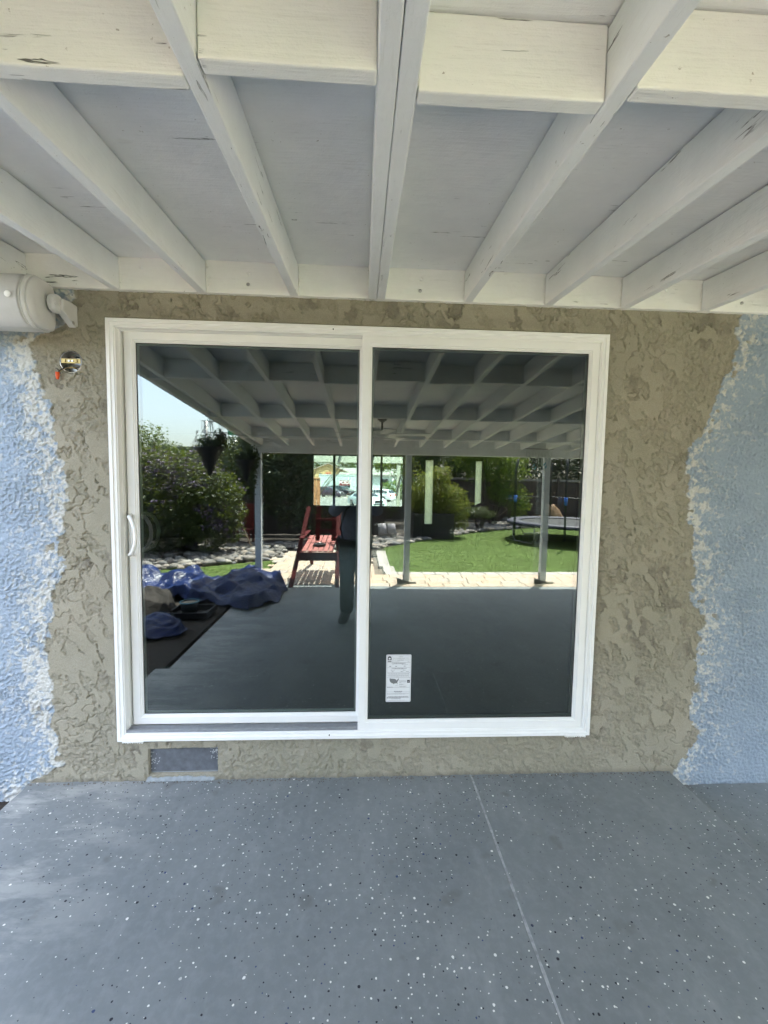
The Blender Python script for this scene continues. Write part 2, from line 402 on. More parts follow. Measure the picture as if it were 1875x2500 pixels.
for a, b in ((-.435, 1.7855), (1.7935, 2.87)):
    o = rough_edge_slab('concrete_pour', a, b, -1.225, -.006, -.2, 0); o.parent = land; o.location = (-1.2, .6, 0)
o = MB().box(1.78, 1.80, -1.22, -.01, -.2, -.0015).build('joint_filler', plain('joint_filler', (.34, .355, .36), .9, .3, 40, .8, 60), land)

# pavers, each a piece of the path
pth = empty('paver_path', (2.0, -5.2, ZY), kind='structure')
PV = {}
def paver_mesh(L, Wd, mat):
    k = (round(L, 3), round(Wd, 3), mat.name)
    if k not in PV:
        m = MB(); g = .004; b = .008; h = .05
        x0, x1, y0, y1 = -L/2+g, L/2-g, -Wd/2+g, Wd/2-g
        m.add([(x0,y0,-h),(x1,y0,-h),(x1,y1,-h),(x0,y1,-h),(x0,y0,-b),(x1,y0,-b),(x1,y1,-b),(x0,y1,-b),(x0+b,y0+b,0),(x1-b,y0+b,0),(x1-b,y1-b,0),(x0+b,y1-b,0)],
              [(0,1,5,4),(1,2,6,5),(2,3,7,6),(3,0,4,7),(4,5,9,8),(5,6,10,9),(6,7,11,10),(7,4,8,11),(8,9,10,11)])
        o = m.build('paver', mat); me = o.data; bpy.data.objects.remove(o); PV[k] = me
    return PV[k]
def paver(x, y, L, Wd, mat):
    obj_from('paver', paver_mesh(L, Wd, mat), pth, (x-2.0, y+5.2, random.uniform(-.002, .003)), random.uniform(-.004, .004))
y = -4.39
rows = [.23, .15, .23, .23]
for rw in rows:
    x = -.42-random.choice([0, .1, .2]); y -= rw/2
    while x < 6.3:
        L = random.choice([.23, .31, .31, .38]); paver(x+L/2, y, L, rw, M_PAVER); x += L
    y -= rw/2
yb = y
x = 1.62
while x < 6.3:
    paver(x+.11, yb-.115, .22, .23, M_PAVEB); x += .22
y = yb
while y > -7.75:
    rw = random.choice([.23, .23, .15]); y -= rw/2; x = -.42-random.choice([0, .12, .2]); xe = 1.44
    if y < -7.0: x += (-7.0-y)*.5
    while x < xe-.1:
        L = min(random.choice([.23, .31, .31, .38]), xe-x); L = max(L, .12); paver(x+L/2, y, round(L, 2), rw, M_PAVER); x += L
    if y < yb-.25: paver(1.44+.11+(.09 if y < -6 else .16), y, .22, rw, M_PAVEB)
    y -= rw/2

# lawn
LAWN = [(1.78, -5.52), (13, -5.52), (13, -14.6), (9, -13.6), (6.59, -12.56), (5.03, -11.57), (2.83, -9.39), (1.75, -8.25), (1.68, -7.8), (1.73, -6.7), (1.74, -6.0)]
LAWN2 = [(-6, -3.6), (-.47, -3.6), (-.47, -6.5), (-.9, -6.25), (-1.75, -5.7), (-2.3, -5.45), (-6, -4.6)]
def inpoly(x, y, poly):
    r = np.zeros(len(x), bool); n = len(poly)
    for i in range(n):
        x0, y0 = poly[i]; x1, y1 = poly[(i+1) % n]
        if y0 == y1: continue
        c = ((y0 > y) != (y1 > y)) & (x < (x1-x0)*(y-y0)/(y1-y0)+x0); r ^= c
    return r
for nm, poly, n, lab in (('lawn', LAWN, 52000, 'short green lawn grass beyond the paver strip'), ('lawn', LAWN2, 14000, 'narrow strip of lawn grass behind the blue tarp')):
    sheet('turf_base', poly, ZY-.012, M_TURF)
    px = np.array([p[0] for p in poly]); py = np.array([p[1] for p in poly])
    X = rng.uniform(px.min(), min(px.max(), 10), n*2); Y = rng.uniform(max(py.min(), -13), py.max(), n*2)
    k = inpoly(X, Y, poly); X = X[k]; Y = Y[k]; n = len(X)
    a = rng.uniform(0, 6.28, n); h = rng.uniform(.010, .026, n); wd = rng.uniform(.003, .007, n); ln = rng.normal(0, .012, (n, 2))
    V = np.empty((n, 3, 3)); V[:, 0] = np.stack([X-wd*np.cos(a), Y-wd*np.sin(a), np.full(n, ZY-.013)], 1); V[:, 1] = np.stack([X+wd*np.cos(a), Y+wd*np.sin(a), np.full(n, ZY-.013)], 1)
    V[:, 2] = np.stack([X+ln[:, 0], Y+ln[:, 1], ZY-.013+h], 1)
    o = np_mesh('lawn_grass', V.reshape(-1, 3), np.arange(3*n).reshape(-1, 3), M_GRASS, None, {'rnd': np.repeat(rng.uniform(0, 1, n), 3)})
    tag(o, lab, 'grass', kind='stuff')

# river rocks in the two beds
ico_v, ico_f = [], []
bm = bmesh.new(); bmesh.ops.create_icosphere(bm, subdivisions=2, radius=1); ico_v = np.array([v.co[:] for v in bm.verts]); ico_f = np.array([[v.index for v in f.verts] for f in bm.faces]); bm.free()
def rocks(name, label, poly, n, smin, smax):
    px = np.array([p[0] for p in poly]); py = np.array([p[1] for p in poly])
    X = rng.uniform(px.min(), px.max(), n*4); Y = rng.uniform(py.min(), py.max(), n*4); k = inpoly(X, Y, poly); X = X[k][:n]; Y = Y[k][:n]
    VV, FF, RR = [], [], []
    for i, (x, y) in enumerate(zip(X, Y)):
        s = rng.uniform(smin, smax); sc = np.array([1, rng.uniform(.6, .9), rng.uniform(.4, .65)])*s; a = rng.uniform(0, 6.28)
        v = ico_v*sc*(1+.12*np.sin(ico_v[:, [1, 2, 0]]*rng.uniform(1, 3)+rng.uniform(0, 6)))
        c, sn = math.cos(a), math.sin(a); v = np.stack([v[:, 0]*c-v[:, 1]*sn+x, v[:, 0]*sn+v[:, 1]*c+y, v[:, 2]+ZY-.02+rng.uniform(0, .06)], 1)
        FF.append(ico_f+len(ico_v)*i); VV.append(v); RR.append(np.full(len(v), rng.uniform(0, 1)))
    tag(np_mesh(name, np.concatenate(VV), np.concatenate(FF), M_ROCK, None, {'rnd': np.concatenate(RR)}, True), label, 'rocks', kind='stuff')
rocks('river_rocks', 'bed of grey river rocks below the flowering hedge', [(-5.0, -4.9), (-2.3, -5.5), (-1.75, -5.75), (-.9, -6.35), (-.45, -6.7), (-.4, -7.8), (.6, -7.9), (.6, -8.7), (-2.2, -8.4), (-5, -6.6)], 900, .05, .12)
rocks('river_rocks', 'bed of pale river rocks curving behind the lawn', [(1.5, -7.95), (1.75, -8.3), (2.83, -9.45), (5.03, -11.65), (6.59, -12.64), (9, -13.7), (9, -15), (6.5, -14.4), (4.6, -13.2), (2.9, -11.2), (1.2, -9.6), (.9, -8.2)], 1100, .05, .13)
# ================================================================== the house
house = empty('house', (2.0, 4.0, 0), 'low stucco house with a new white sliding door in a bare unpainted patch', 'house')
BL = [(-.14,2.45),(-.14,2.366),(-.176,2.239),(-.346,2.149),(-.341,2.022),(-.272,1.895),(-.254,1.809),(-.25,1.635),(-.202,1.481),(-.206,1.37),(-.255,1.189),(-.238,1.076),(-.297,.938),(-.302,.8),(-.341,.637),(-.316,.448),(-.321,.305),(-.269,.184),(-.295,.087),(-.456,-.007),(-.50,-.2)]
BR = [(3.09,2.45),(3.083,2.374),(3.08,2.255),(3.054,2.117),(2.987,2.023),(2.961,1.883),(2.851,1.693),(2.871,1.408),(2.909,1.216),(2.927,.946),(3.012,.822),(2.972,.671),(2.971,.494),(2.945,.315),(3.03,.211),(2.959,.108),(2.888,.005),(2.85,-.2)]
G = .0032
gx = np.arange(-.80, 3.80, G); gz = np.arange(-.16, 2.398, G)
X, Z = np.meshgrid(gx, gz); nx, nz = len(gx), len(gz)
wob = .035*fbm(X*9, Z*9, 4, 1)+.02*fbm(X*30, Z*30, 3, 5)
bl = np.interp(Z, [p[1] for p in BL][::-1], [p[0] for p in BL][::-1]); br = np.interp(Z, [p[1] for p in BR][::-1], [p[0] for p in BR][::-1])
dist = np.minimum(X-bl, br-X)+wob                       # >0 inside the bare patch
iso = fbm(X*11+40, Z*11, 3, 9)                          # flecks of mortar just outside the patch
bare = np.maximum(sstep(-.004, .006, dist), sstep(.40, .46, iso)*sstep(-.10, -.02, dist))
rough = fbm(X*60, Z*60, 3, 81); dash = fbm(X*62+.5*perlin(X*30, Z*30, 97), Z*62, 3, 99); worm = perlin(X*56+.9*perlin(X*30, Z*30, 93), Z*56+.9*perlin(X*30, Z*30, 95), 91)
leftside = (X < 1.2)
halo = sstep(-.27, -.005, dist)*np.where(leftside, 1.15, .95)*(.75+.6*perlin(X*4, Z*3.1, 23))
wn = .7*fbm(X*26+9, Z*24, 4, 21)+.30*worm+.25*dash
white = .92*sstep(-.08, .30, wn+.70*halo-.42)*sstep(-.34, -.01, dist)
white = np.maximum(white, sstep(.46, .6, fbm(X*26, Z*26, 3, 31)+.25*sstep(-.5, -.1, dist))*np.where(leftside, .4, .3))
# trowelled islands (smooth) over rough lace; on the right the strokes run steep, lower left more crumbly
a = .35*perlin(X*1.3, Z*1.3, 44)
isn = fbm(X*13+.35*Z*13, Z*(8.5), 4, 51)+.22*perlin(X*46, Z*40, 54)
thr = .02+.55*perlin(X*1.9+5, Z*1.5, 61)
isl = sstep(thr-.012, thr+.03, isn)
dirt = sstep(.30, .62, fbm(X*7, Z*4.2, 4, 71)+.55*np.exp(-((X-2.72)/.22)**2-((Z-.86)/.28)**2)+.25*np.exp(-((Z-2.33)/.06)**2))*(1-isl)
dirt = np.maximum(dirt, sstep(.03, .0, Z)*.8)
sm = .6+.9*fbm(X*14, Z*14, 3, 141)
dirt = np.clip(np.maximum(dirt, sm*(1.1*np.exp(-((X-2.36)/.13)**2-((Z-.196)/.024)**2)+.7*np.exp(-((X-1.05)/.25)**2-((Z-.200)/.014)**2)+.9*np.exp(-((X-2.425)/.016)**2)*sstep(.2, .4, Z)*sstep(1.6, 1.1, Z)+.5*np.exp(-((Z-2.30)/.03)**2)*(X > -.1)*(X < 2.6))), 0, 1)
lace = sstep(-.10, .14, fbm(X*30, Z*30, 2, 101))
groove = np.exp(-((isn-thr+.025)/.035)**2)*sstep(.0, .35, perlin(X*7, Z*7, 111))
h_bare = .0046*isl*(1-.25*np.abs(worm))+(1-isl)*(.0030*rough+.0036*lace)-.0075*groove+.004*fbm(X*5, Z*5, 2, 105)
h_pnt = .0034*sstep(-.06, .20, dash)*(.6+.8*sstep(-.3, .3, perlin(X*5, Z*5, 117)))+.0012*sstep(-.1, .2, worm)+.0022*rough+.0035*fbm(X*6, Z*6, 2, 107)+.0018
crackf = np.abs(perlin(X*12+.5*perlin(X*30, Z*30, 3), Z*9, 121)); h_bare -= .0080*(1-sstep(.0, .035, crackf))*sstep(.0, .3, perlin(X*3, Z*3, 123))
H = bare*h_bare+(1-bare)*(h_pnt+.0028)
hx0, hx1, hz0, hz1 = -.0035, 2.414, .2105, 2.2695
jag = .006*np.abs(fbm(X*22, Z*22, 3, 131))
hole = (X > hx0-jag) & (X < hx1+jag) & (Z > hz0-jag) & (Z < hz1+jag*.3)
hole |= ((X+.168)**2+(Z-2.062)**2 < (.052+.004*perlin(X*60, Z*60, 7))**2)
hole |= (X > .146+.4*jag) & (X < .486-.4*jag) & (Z > .034) & (Z < .168)
V = np.stack([X, -.012-H, Z], -1).reshape(-1, 3)
idx = np.arange(nx*nz).reshape(nz, nx)
Fq = np.stack([idx[:-1, :-1], idx[:-1, 1:], idx[1:, 1:], idx[1:, :-1]], -1)
keep = ~(hole[:-1, :-1] | hole[:-1, 1:] | hole[1:, 1:] | hole[1:, :-1])
Fq = Fq[keep]
used = np.zeros(nx*nz, bool); used[Fq.ravel()] = True; remap = np.cumsum(used)-1
V = V[used]; Fq = remap[Fq]; AT = {k: v.reshape(-1)[used] for k, v in dict(bare=bare, isl=isl, white=white, dirt=dirt).items()}
E_ = np.concatenate([Fq[:, [0, 1]], Fq[:, [1, 2]], Fq[:, [2, 3]], Fq[:, [3, 0]]])
key = np.sort(E_, 1); key = key[:, 0].astype(np.int64)*10**7+key[:, 1]; u, inv, cnt = np.unique(key, return_inverse=True, return_counts=True)
Bd = E_[cnt[inv] == 1]
bv = np.unique(Bd.ravel()); mp = np.full(len(V), -1); mp[bv] = len(V)+np.arange(len(bv))
V2 = V[bv].copy(); V2[:, 1] = .045
Fq = np.concatenate([Fq, np.stack([Bd[:, 1], Bd[:, 0], mp[Bd[:, 0]], mp[Bd[:, 1]]], 1)])
AT = {k: np.concatenate([v, v[bv]]) for k, v in AT.items()}; AT['dirt'][-len(bv):] = 1  # edges returning into the openings get darker towards their back rim
o = np_mesh('stucco_wall', np.concatenate([V, V2]), Fq, M_STUCCO, house, AT, True)
o['label'] = 'rough stucco wall, bare tan around the door and pale blue outside'
# the rest of the shell
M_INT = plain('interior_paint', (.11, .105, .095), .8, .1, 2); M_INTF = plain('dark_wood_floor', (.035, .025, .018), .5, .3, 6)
M_STUCP = M_STUCCO
MB().box(-4.5, -.80, -.016, .05, -.2, 2.75).build('wall', M_STUCP, house); MB().box(3.795, 9, -.016, .05, -.2, 2.75).build('wall', M_STUCP, house)
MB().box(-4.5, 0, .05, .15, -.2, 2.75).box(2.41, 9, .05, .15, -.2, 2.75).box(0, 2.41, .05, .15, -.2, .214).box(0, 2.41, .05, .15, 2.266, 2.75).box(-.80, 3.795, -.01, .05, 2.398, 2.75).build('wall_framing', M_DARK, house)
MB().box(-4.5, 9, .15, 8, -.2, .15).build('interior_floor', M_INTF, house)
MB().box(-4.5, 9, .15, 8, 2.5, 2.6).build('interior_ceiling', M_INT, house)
MB().box(-4.5, -4.35, .15, 8, .15, 2.5).build('side_wall', M_INT, house); MB().box(8.85, 9, .15, 8, .15, 2.5).build('side_wall', M_INT, house)
MB().box(-4.5, .05, 8, 8.15, -.6, 2.75).box(.05, 2.18, 8, 8.15, -.6, .885).box(.05, 2.18, 8, 8.15, 2.105, 2.75).box(2.18, 2.62, 8, 8.15, -.6, 2.75).box(2.62, 4.08, 8, 8.15, 2.06, 2.75).box(4.08, 9, 8, 8.15, -.6, 2.75).box(2.62, 4.08, 8, 8.15, -.6, .15).build('front_wall', M_INT, house)
rf = MB()
rf.prism([(-.42, 2.755), (4.0, 4.1), (8.7, 2.755), (8.7, 2.90), (4.0, 4.25), (-.42, 2.90)], 'x', -5, 9.5)
rf.build('roof', plain('roof_shingle', (.13, .115, .10), .9, .3, 12, .5, 30), house)
# front window with its mullions and panes
fw = empty('front_window', parent=house, loc=(1.12-2, 8.05-4, .885))
M_WFR = plain('dark_window_frame', (.05, .048, .042), .5)
for x0, x1 in ((.05, .085), (.53, .585), (1.625, 1.675), (2.145, 2.18)): MB().box(x0, x1, 8.03, 8.10, .885, 2.105).build('mullion', M_WFR, fw)
MB().box(.05, 2.18, 8.032, 8.098, .885, .925).build('sill_rail', M_WFR, fw); MB().box(.05, 2.18, 8.032, 8.098, 2.075, 2.105).build('head_rail', M_WFR, fw)
for x0, x1 in ((.085, .53), (.585, 1.625), (1.675, 2.145)): MB().box(x0, x1, 8.06, 8.062, .925, 2.075).build('pane', M_GLASS_WIN, fw)
# front door with frosted sidelights
fd = empty('front_door', parent=house, loc=(3.35-2, 8.05-4, .15))
M_FD = plain('dark_door', (.045, .035, .03), .5)
dm = MB().box(2.62, 2.676, 8.02, 8.12, .15, 2.06).box(2.862, 3.856, 8.02, 8.12, .15, 2.06).box(4.012, 4.08, 8.02, 8.12, .15, 2.06).box(2.676, 2.862, 8.02, 8.12, .15, .52).box(3.856, 4.012, 8.02, 8.12, .15, .52).box(2.676, 2.862, 8.02, 8.12, 2.01, 2.06).box(3.856, 4.012, 8.02, 8.12, 2.01, 2.06)
dm.build('door_leaf', M_FD, fd)
MB().box(2.676, 2.862, 8.06, 8.07, .52, 2.01).build('sidelight_pane', M_FROST, fd); MB().box(3.856, 4.012, 8.06, 8.07, .52, 2.01).build('sidelight_pane', M_FROST, fd)
MB().lathe([(.02, 0), (.028, .02), (.028, .05), (.012, .06)], (2.95, 7.95, 1.05), 12, 'y').build('door_knob', M_STEEL, fd, smooth=True)
# porch beam and post at the front
M_PORCH = plain('porch_paint', (.45, .47, .40), .6)
MB().box(-3, 4.6, 9.95, 10.09, 2.0, 2.215).build('porch_beam', M_PORCH, house)
for x in (-2.6, 2.16, 4.4): MB().box(x, x+.10, 9.97, 10.07, -.2, 2.0).build('porch_post', M_PORCH, house)
for k in range(9): MB().box(-3+k*.9, -2.95+k*.9, 8.16, 10.35, 2.218, 2.34).build('porch_rafter', M_PORCH, house)
# ---- sliding door
door = empty('sliding_door', parent=house, loc=(1.205-2, 0-4, .214))
door['label'] = 'white vinyl sliding glass door, two wide panels'
def frame_side(m, rect, side, prof):
    x0, x1, z0, z1 = rect; A = []; B = []
    for d, y in prof:
        if side == 'l': A.append((x0+d, y, z0+d)); B.append((x0+d, y, z1-d))
        if side == 'r': A.append((x1-d, y, z0+d)); B.append((x1-d, y, z1-d))
        if side == 't': A.append((x0+d, y, z1-d)); B.append((x1-d, y, z1-d))
        if side == 'b': A.append((x0+d, y, z0+d)); B.append((x1-d, y, z0+d))
    n = len(prof)
    m.add(A+B, [(i, (i+1) % n, n+(i+1) % n, n+i) for i in range(n)]+[tuple(range(n)), tuple(range(n, 2*n))[::-1]])
    return m
R0 = (0, 2.41, .214, 2.266)
PF = [(0,.085),(0,-.026),(.003,-.031),(.018,-.031),(.0205,-.026),(.0345,-.026),(.0365,-.0205),(.041,-.0205),(.041,.012),(.0425,.012),(.0425,.085)]
for s, nm in (('l', 'frame_jamb'), ('r', 'frame_jamb'), ('t', 'frame_head'), ('b', 'frame_sill')): frame_side(MB(), R0, s, PF).build(nm, M_VINYL, door)
PP = [(0,.030),(0,-.016),(.004,-.0195),(.037,-.0195),(.040,-.015),(.044,-.015),(.046,-.0105),(.0505,-.0105),(.0505,.030)]
def panel(rect, dy, nm):
    for s, n2 in (('l', '_stile'), ('r', '_stile'), ('t', '_rail'), ('b', '_rail')):
        frame_side(MB(), rect, s, [(d, y+dy) for d, y in PP]).build(nm+n2, M_VINYL, door)
RF = (1.193, 2.3685, .2545, 2.2255); RS = (.052, 1.232, .270, 2.2255)
panel(RF, 0, 'fixed_panel'); panel(RS, .048, 'sliding_panel')
def pane(nm, rect, y, mat, tilt=0, th=.003):
    x0, x1, z0, z1 = rect; xm = (x0+x1)/2; t_ = (x1-x0)/2*tilt
    MB().add([(x0, y-t_, z0), (x1, y+t_, z0), (x1, y+t_, z1), (x0, y-t_, z1)], [(0, 1, 2, 3)]).build(nm, mat, door)
ins = lambda r: (r[0]+.0495, r[1]-.0495, r[2]+.0495, r[3]-.0495)
pane('outer_pane', ins(RF), -.002, M_GLASS_OUT); pane('inner_pane', ins(RF), .018, M_GLASS_IN, .0062)
pane('outer_pane', ins(RS), .046, M_GLASS_OUT); pane('inner_pane', ins(RS), .064, M_GLASS_IN, -.0010)
MB().tube([(x_, .175-y_, z_) for x_, y_, z_ in [(.068, .030, 1.340), (.074, -.002, 1.337), (.097, -.024, 1.320), (.113, -.032, 1.284), (.118, -.034, 1.244), (.113, -.032, 1.204), (.097, -.024, 1.168), (.074, -.002, 1.151), (.068, .030, 1.148)]], .010, 10).build('inner_pull_handle', M_VINYL, door, smooth=True)
# black gasket and spacer inside each panel
for r, dy in ((RF, 0), (RS, .048)):
    q = ins(r)
    for s in 'lrtb':
        frame_side(MB(), q, s, [(-.002, dy-.004), (.0035, dy-.004), (.0035, dy-.0025), (-.002, dy-.0025)]).build('gasket', M_BLACK, door)
        frame_side(MB(), q, s, [(-.001, dy+.002), (.010, dy+.002), (.010, dy+.012), (-.001, dy+.012)]).build('glass_spacer', plain('spacer', (.30, .33, .31), .5) if 'spacer' not in bpy.data.materials else bpy.data.materials['spacer'], door)
# grooved metal track under the sliding panel
tr = MB().box(.043, 1.192, -.0195, .030, .2565, .2605)
for y_, h in ((-.016, .008), (-.004, .005), (.006, .005), (.016, .007), (.026, .008)): tr.box(.043, 1.192, y_-.0018, y_+.0018, .2605, .2605+h)
tr.build('track', M_ALU, door)
hd = [(.068, .030, 1.340), (.074, -.002, 1.337), (.097, -.024, 1.320), (.113, -.032, 1.284), (.118, -.034, 1.244), (.113, -.032, 1.204), (.097, -.024, 1.168), (.074, -.002, 1.151), (.068, .030, 1.148)]
MB().tube(hd, [.0105, .010, .0095, .009, .009, .009, .0095, .010, .0105], 10).box(.062, .078, .024, .031, 1.14, 1.348).build('pull_handle', M_VINYL, door, smooth=True)
for x0_, n_ in ((.03, 9), (2.28, 10)):
  ck = MB()
  for x_, z_ in [(x0_+.0115*i, .213) for i in range(n_)]:
    ck.lathe([(.001, -.006), (.0075, -.003), (.0085, .002), (.001, .006)], (x_, -.026, z_+random.uniform(-.002, .002)), 8, 'x')
  ck.build('caulk_bead', M_CAULK, door, smooth=True)
for x_, z_ in ((1.05, .236), (1.055, 2.246)): MB().lathe([(.001, -.0325), (.003, -.0322), (.003, -.0265)], (x_, 0, z_), 8, 'y').build('hole_shade_disc', M_DARK, door)  # dark discs painted as the shade inside screw holes
# ---- foundation vent below the door
vent = empty('foundation_vent', parent=house, loc=(.316-2, -4, .03))
M_VENT = plain('painted_vent', (.17, .185, .205), .55, .25, 25, .3, 200)
MB().box(.146, .486, .008, .012, .036, .168).build('vent_screen', M_VENT, vent)
lv = MB()
for i in range(22): z_ = .041+i*.0058; lv.box(.150, .482, .003, .0085, z_, z_+.0030)
lv.build('vent_mesh', M_VENT, vent)
fl = MB()
for i in range(60):
    c_ = random.random() < .55
    x_ = (.150+abs(random.gauss(0, .018))) if c_ else (.482-abs(random.gauss(0, .025))); z_ = random.gauss(.095, .018) if c_ else random.gauss(.135, .018)
    z_ = min(max(z_, .045), .163); s_ = random.uniform(.0009, .0022); fl.box(x_-s_, x_+s_, -.001, .003, z_-s_*.6, z_+s_*.6)
tag(fl.build('paint_flecks', plain('white_paint', (.62, .64, .64), .6), vent), kind='stuff')
MB().hexa([(.13, -.026, .0), (.47, -.026, .0), (.486, .01, .0), (.140, .01, .0), (.14, -.018, .018), (.47, -.018, .018), (.486, .01, .036), (.146, .01, .036)]).build('vent_sill', plain('sill_paint', (.26, .29, .30), .7, .2, 40, .5, 60), vent, .003)

# ================================================================== patio cover
ZL, SL = 2.389, .0755
cov = empty('patio_cover', (1.5, -2.4, ZY), 'white painted timber patio cover with rafters and blocking over the slab', 'patio cover')
def sbox(m, x0, x1, y0, y1, h0, h1, tw=0.0):
    z = lambda y, h: ZL+SL*y+h
    return m.hexa([(x0,y0,z(y0,h0)),(x1,y0,z(y0,h0)),(x1,y1,z(y1,h0)),(x0,y1,z(y1,h0)),(x0,y0,z(y0,h1)),(x1,y0,z(y0,h1)),(x1,y1,z(y1,h1)),(x0,y1,z(y1,h1))])
def rafter(x1, y0=-4.98, y1=-.042, wd=.038, name='rafter'):
    # a board with wandering edges, cut into stations so that it is never ruler straight
    n = 26; m = MB(); vs = []
    sd_ = random.uniform(0, 50)
    for i in range(n+1):
        y = y0+(y1-y0)*i/n
        e = [.0016*float(perlin(np.array(y*3.1+sd_), np.array(k*7.3+sd_))) for k in range(4)]
        z = ZL+SL*y
        vs += [(x1-wd+e[0], y, z+e[1]), (x1+e[2], y, z+e[3]), (x1+e[2], y, z+.1415+e[1]), (x1-wd+e[0], y, z+.1415+e[3])]
    fs = [(i*4+k, i*4+(k+1) % 4, (i+1)*4+(k+1) % 4, (i+1)*4+k) for i in range(n) for k in range(4)]+[(3, 2, 1, 0), (n*4, n*4+1, n*4+2, n*4+3)]
    return m.add(vs, fs).build(name, M_RAF, cov, .004, seg=2)
RX = [-.330, .078, .468, .892, 1.2577, 1.714, 2.106, 2.484, 2.890, 3.30, 3.70, 4.11, 4.51, 4.92, 5.33, 5.73, 6.14, 6.55, 6.95]
for x in RX: rafter(x)
rafter(1.299, wd=.0395)
rafter(-.462, wd=.04, name='edge_rafter'); rafter(7.25, wd=.04, name='edge_rafter')
m = MB().box(-.502, 3.3, -.040, -.002, ZL, ZL+.1465).build('ledger', M_BLK, cov, .003)
MB().box(3.303, 7.25, -.040, -.002, ZL, ZL+.1465).build('ledger', M_BLK, cov, .003)
edges = sorted(RX+[1.299, -.462, 7.25])
bays = []
for a, b in zip(edges[:-1], edges[1:]):
    wd = .0395 if b == 1.299 else .038 if b < 7 else .04
    if b-wd-a > .05: bays.append((a+.0015, b-wd-.0015))
for row, yb in enumerate((-1.2375, -2.60, -3.93, -4.61)):
    for i, (a, b) in enumerate(bays):
        k = .042 if (i % 2 == 0 and row < 3) else 0
        j = random.uniform(-.003, .003)
        m = MB(); y0, y1 = yb-k-.038, yb-k
        t1, t2 = random.uniform(-.003, .002), random.uniform(-.003, .002); hh = .1435
        z = lambda y, h: ZL+SL*y+h
        m.hexa([(a,y0+j,z(y0,t1)),(b,y0,z(y0,t2)),(b,y1,z(y1,t2)),(a,y1+j,z(y1,t1)),(a,y0+j,z(y0,hh)),(b,y0,z(y0,hh)),(b,y1,z(y1,hh)),(a,y1+j,z(y1,hh))])
        m.build('blocking', M_BLK, cov, .004, seg=2)
# plywood deck in sheets and the roofing above it
SH_ = [-.50, .449, 1.695, 2.871, 4.091, 5.311, 6.531, 7.25]
for x, x2 in zip(SH_[:-1], SH_[1:]):
    sbox(MB(), x, x2-.002, -2.46, -.004, .1475, .162).build('plywood_sheet', M_PLY, cov); sbox(MB(), x, x2-.002, -4.99, -2.463, .1475, .162).build('plywood_sheet', M_PLY, cov)
sbox(MB(), -.53, 7.28, -5.03, -.001, .1625, .175).build('roofing', M_ROOFING, cov)
MB().box(-.50, 7.25, -4.70, -4.605, 1.925, ZL-SL*4.605-.001).build('beam', M_BLK, cov, .005)
M_PBASE = plain('post_base', (.20, .20, .175), .6, .2)
for x in (-.402, 1.918, 4.105, 6.4):
    p = MB().box(x-.046, x+.046, -4.70, -4.608, ZY+.02, 1.924).build('post', M_POST, cov, .004)
    MB().box(x-.055, x+.055, -4.709, -4.599, ZY, ZY+.02).box(x-.05, x-.047, -4.69, -4.62, ZY+.02, ZY+.16).box(x+.047, x+.05, -4.69, -4.62, ZY+.02, ZY+.16).prism([(x-.15, ZY+.001), (x+.15, ZY+.001), (x+.15, ZY+.03), (x+.06, ZY+.03), (x-.05, ZY+.055), (x-.15, ZY+.09)], 'y', -4.60, -4.565).build('post_base', M_PBASE, p)
M_LAMPW = plain('lamp_trim', (.80, .80, .77), .4)
for x, y in ((.62, -1.65), (.66, -2.86), (2.30, -1.66), (2.32, -2.90), (3.92, -1.66)):
    zc = ZL+SL*y+.1475
    l = MB().lathe([(.045, .0), (.078, -.002), (.085, -.007), (.085, -.010), (.062, -.010), (.055, -.004)], (x, y, zc), 24).build('recessed_light', M_LAMPW, cov, smooth=True)
    MB().lathe([(.001, -.003), (.054, -.003), (.054, -.0045), (.001, -.0045)], (x, y, zc), 20).build('lens', plain('lens', (.6, .6, .58), .3) if 'lens' not in bpy.data.materials else bpy.data.materials['lens'], l)
# bolts and nail heads on the ledger and the near blocking
def disc(x, z, r, mat, y=-.040, nm='bolt_head'): MB().lathe([(r*.6, -.004), (r, -.002), (r, .001)], (x, y, z), 12, 'y').build(nm, mat, cov, smooth=True)
for x in (.66, 1.46, 1.48-1.3, 2.68, 3.05, 3.6): disc(x+random.uniform(-.01, .01), ZL+.092+random.uniform(-.01, .01), .009, M_BLK)
for x in (.66, 1.465, 3.06): disc(x, ZL+.043, .008, M_STEEL)
for x in RX[1:10]:
    for k in range(3): disc(x+.006+random.uniform(0, .012), ZL+.03+k*.045+random.uniform(-.012, .012), .004, M_BLK, nm='nail_head')

# cracked caulk beads where the rafters meet the ledger
for x in RX[1:10]:
    for sx in (0, -.0385):
        xx = x+sx; sg_ = 1 if sx == 0 else -1; pts = [(xx+sg_*(.002+random.uniform(-.0015, .0025)), -.0415+random.uniform(-.001, .001), ZL+.004+.0155*k) for k in range(9)]
        MB().tube(pts, [random.uniform(.0015, .0042) for _ in pts], 6).build('caulk_bead', M_CAULK, cov, smooth=True)
# crumbs of mortar and dirt along the foot of the wall
cm = MB()
for i in range(420):
    x = random.uniform(-.44, 2.86); y = -.022-abs(random.gauss(0, .012)); s_ = random.uniform(.001, .0045)
    cm.add([(x-s_, y, .0), (x+s_*.3, y-s_, .0), (x+s_, y+s_*.5, .0), (x, y+s_, .0), (x, y, s_*1.1)], [(0, 1, 4), (1, 2, 4), (2, 3, 4), (3, 0, 4)])
tag(cm.build('mortar_crumbs', plain('crumb', (.14, .125, .10), .95, .5, 200)), 'crumbs of mortar and dirt along the foot of the wall', 'debris', kind='stuff')
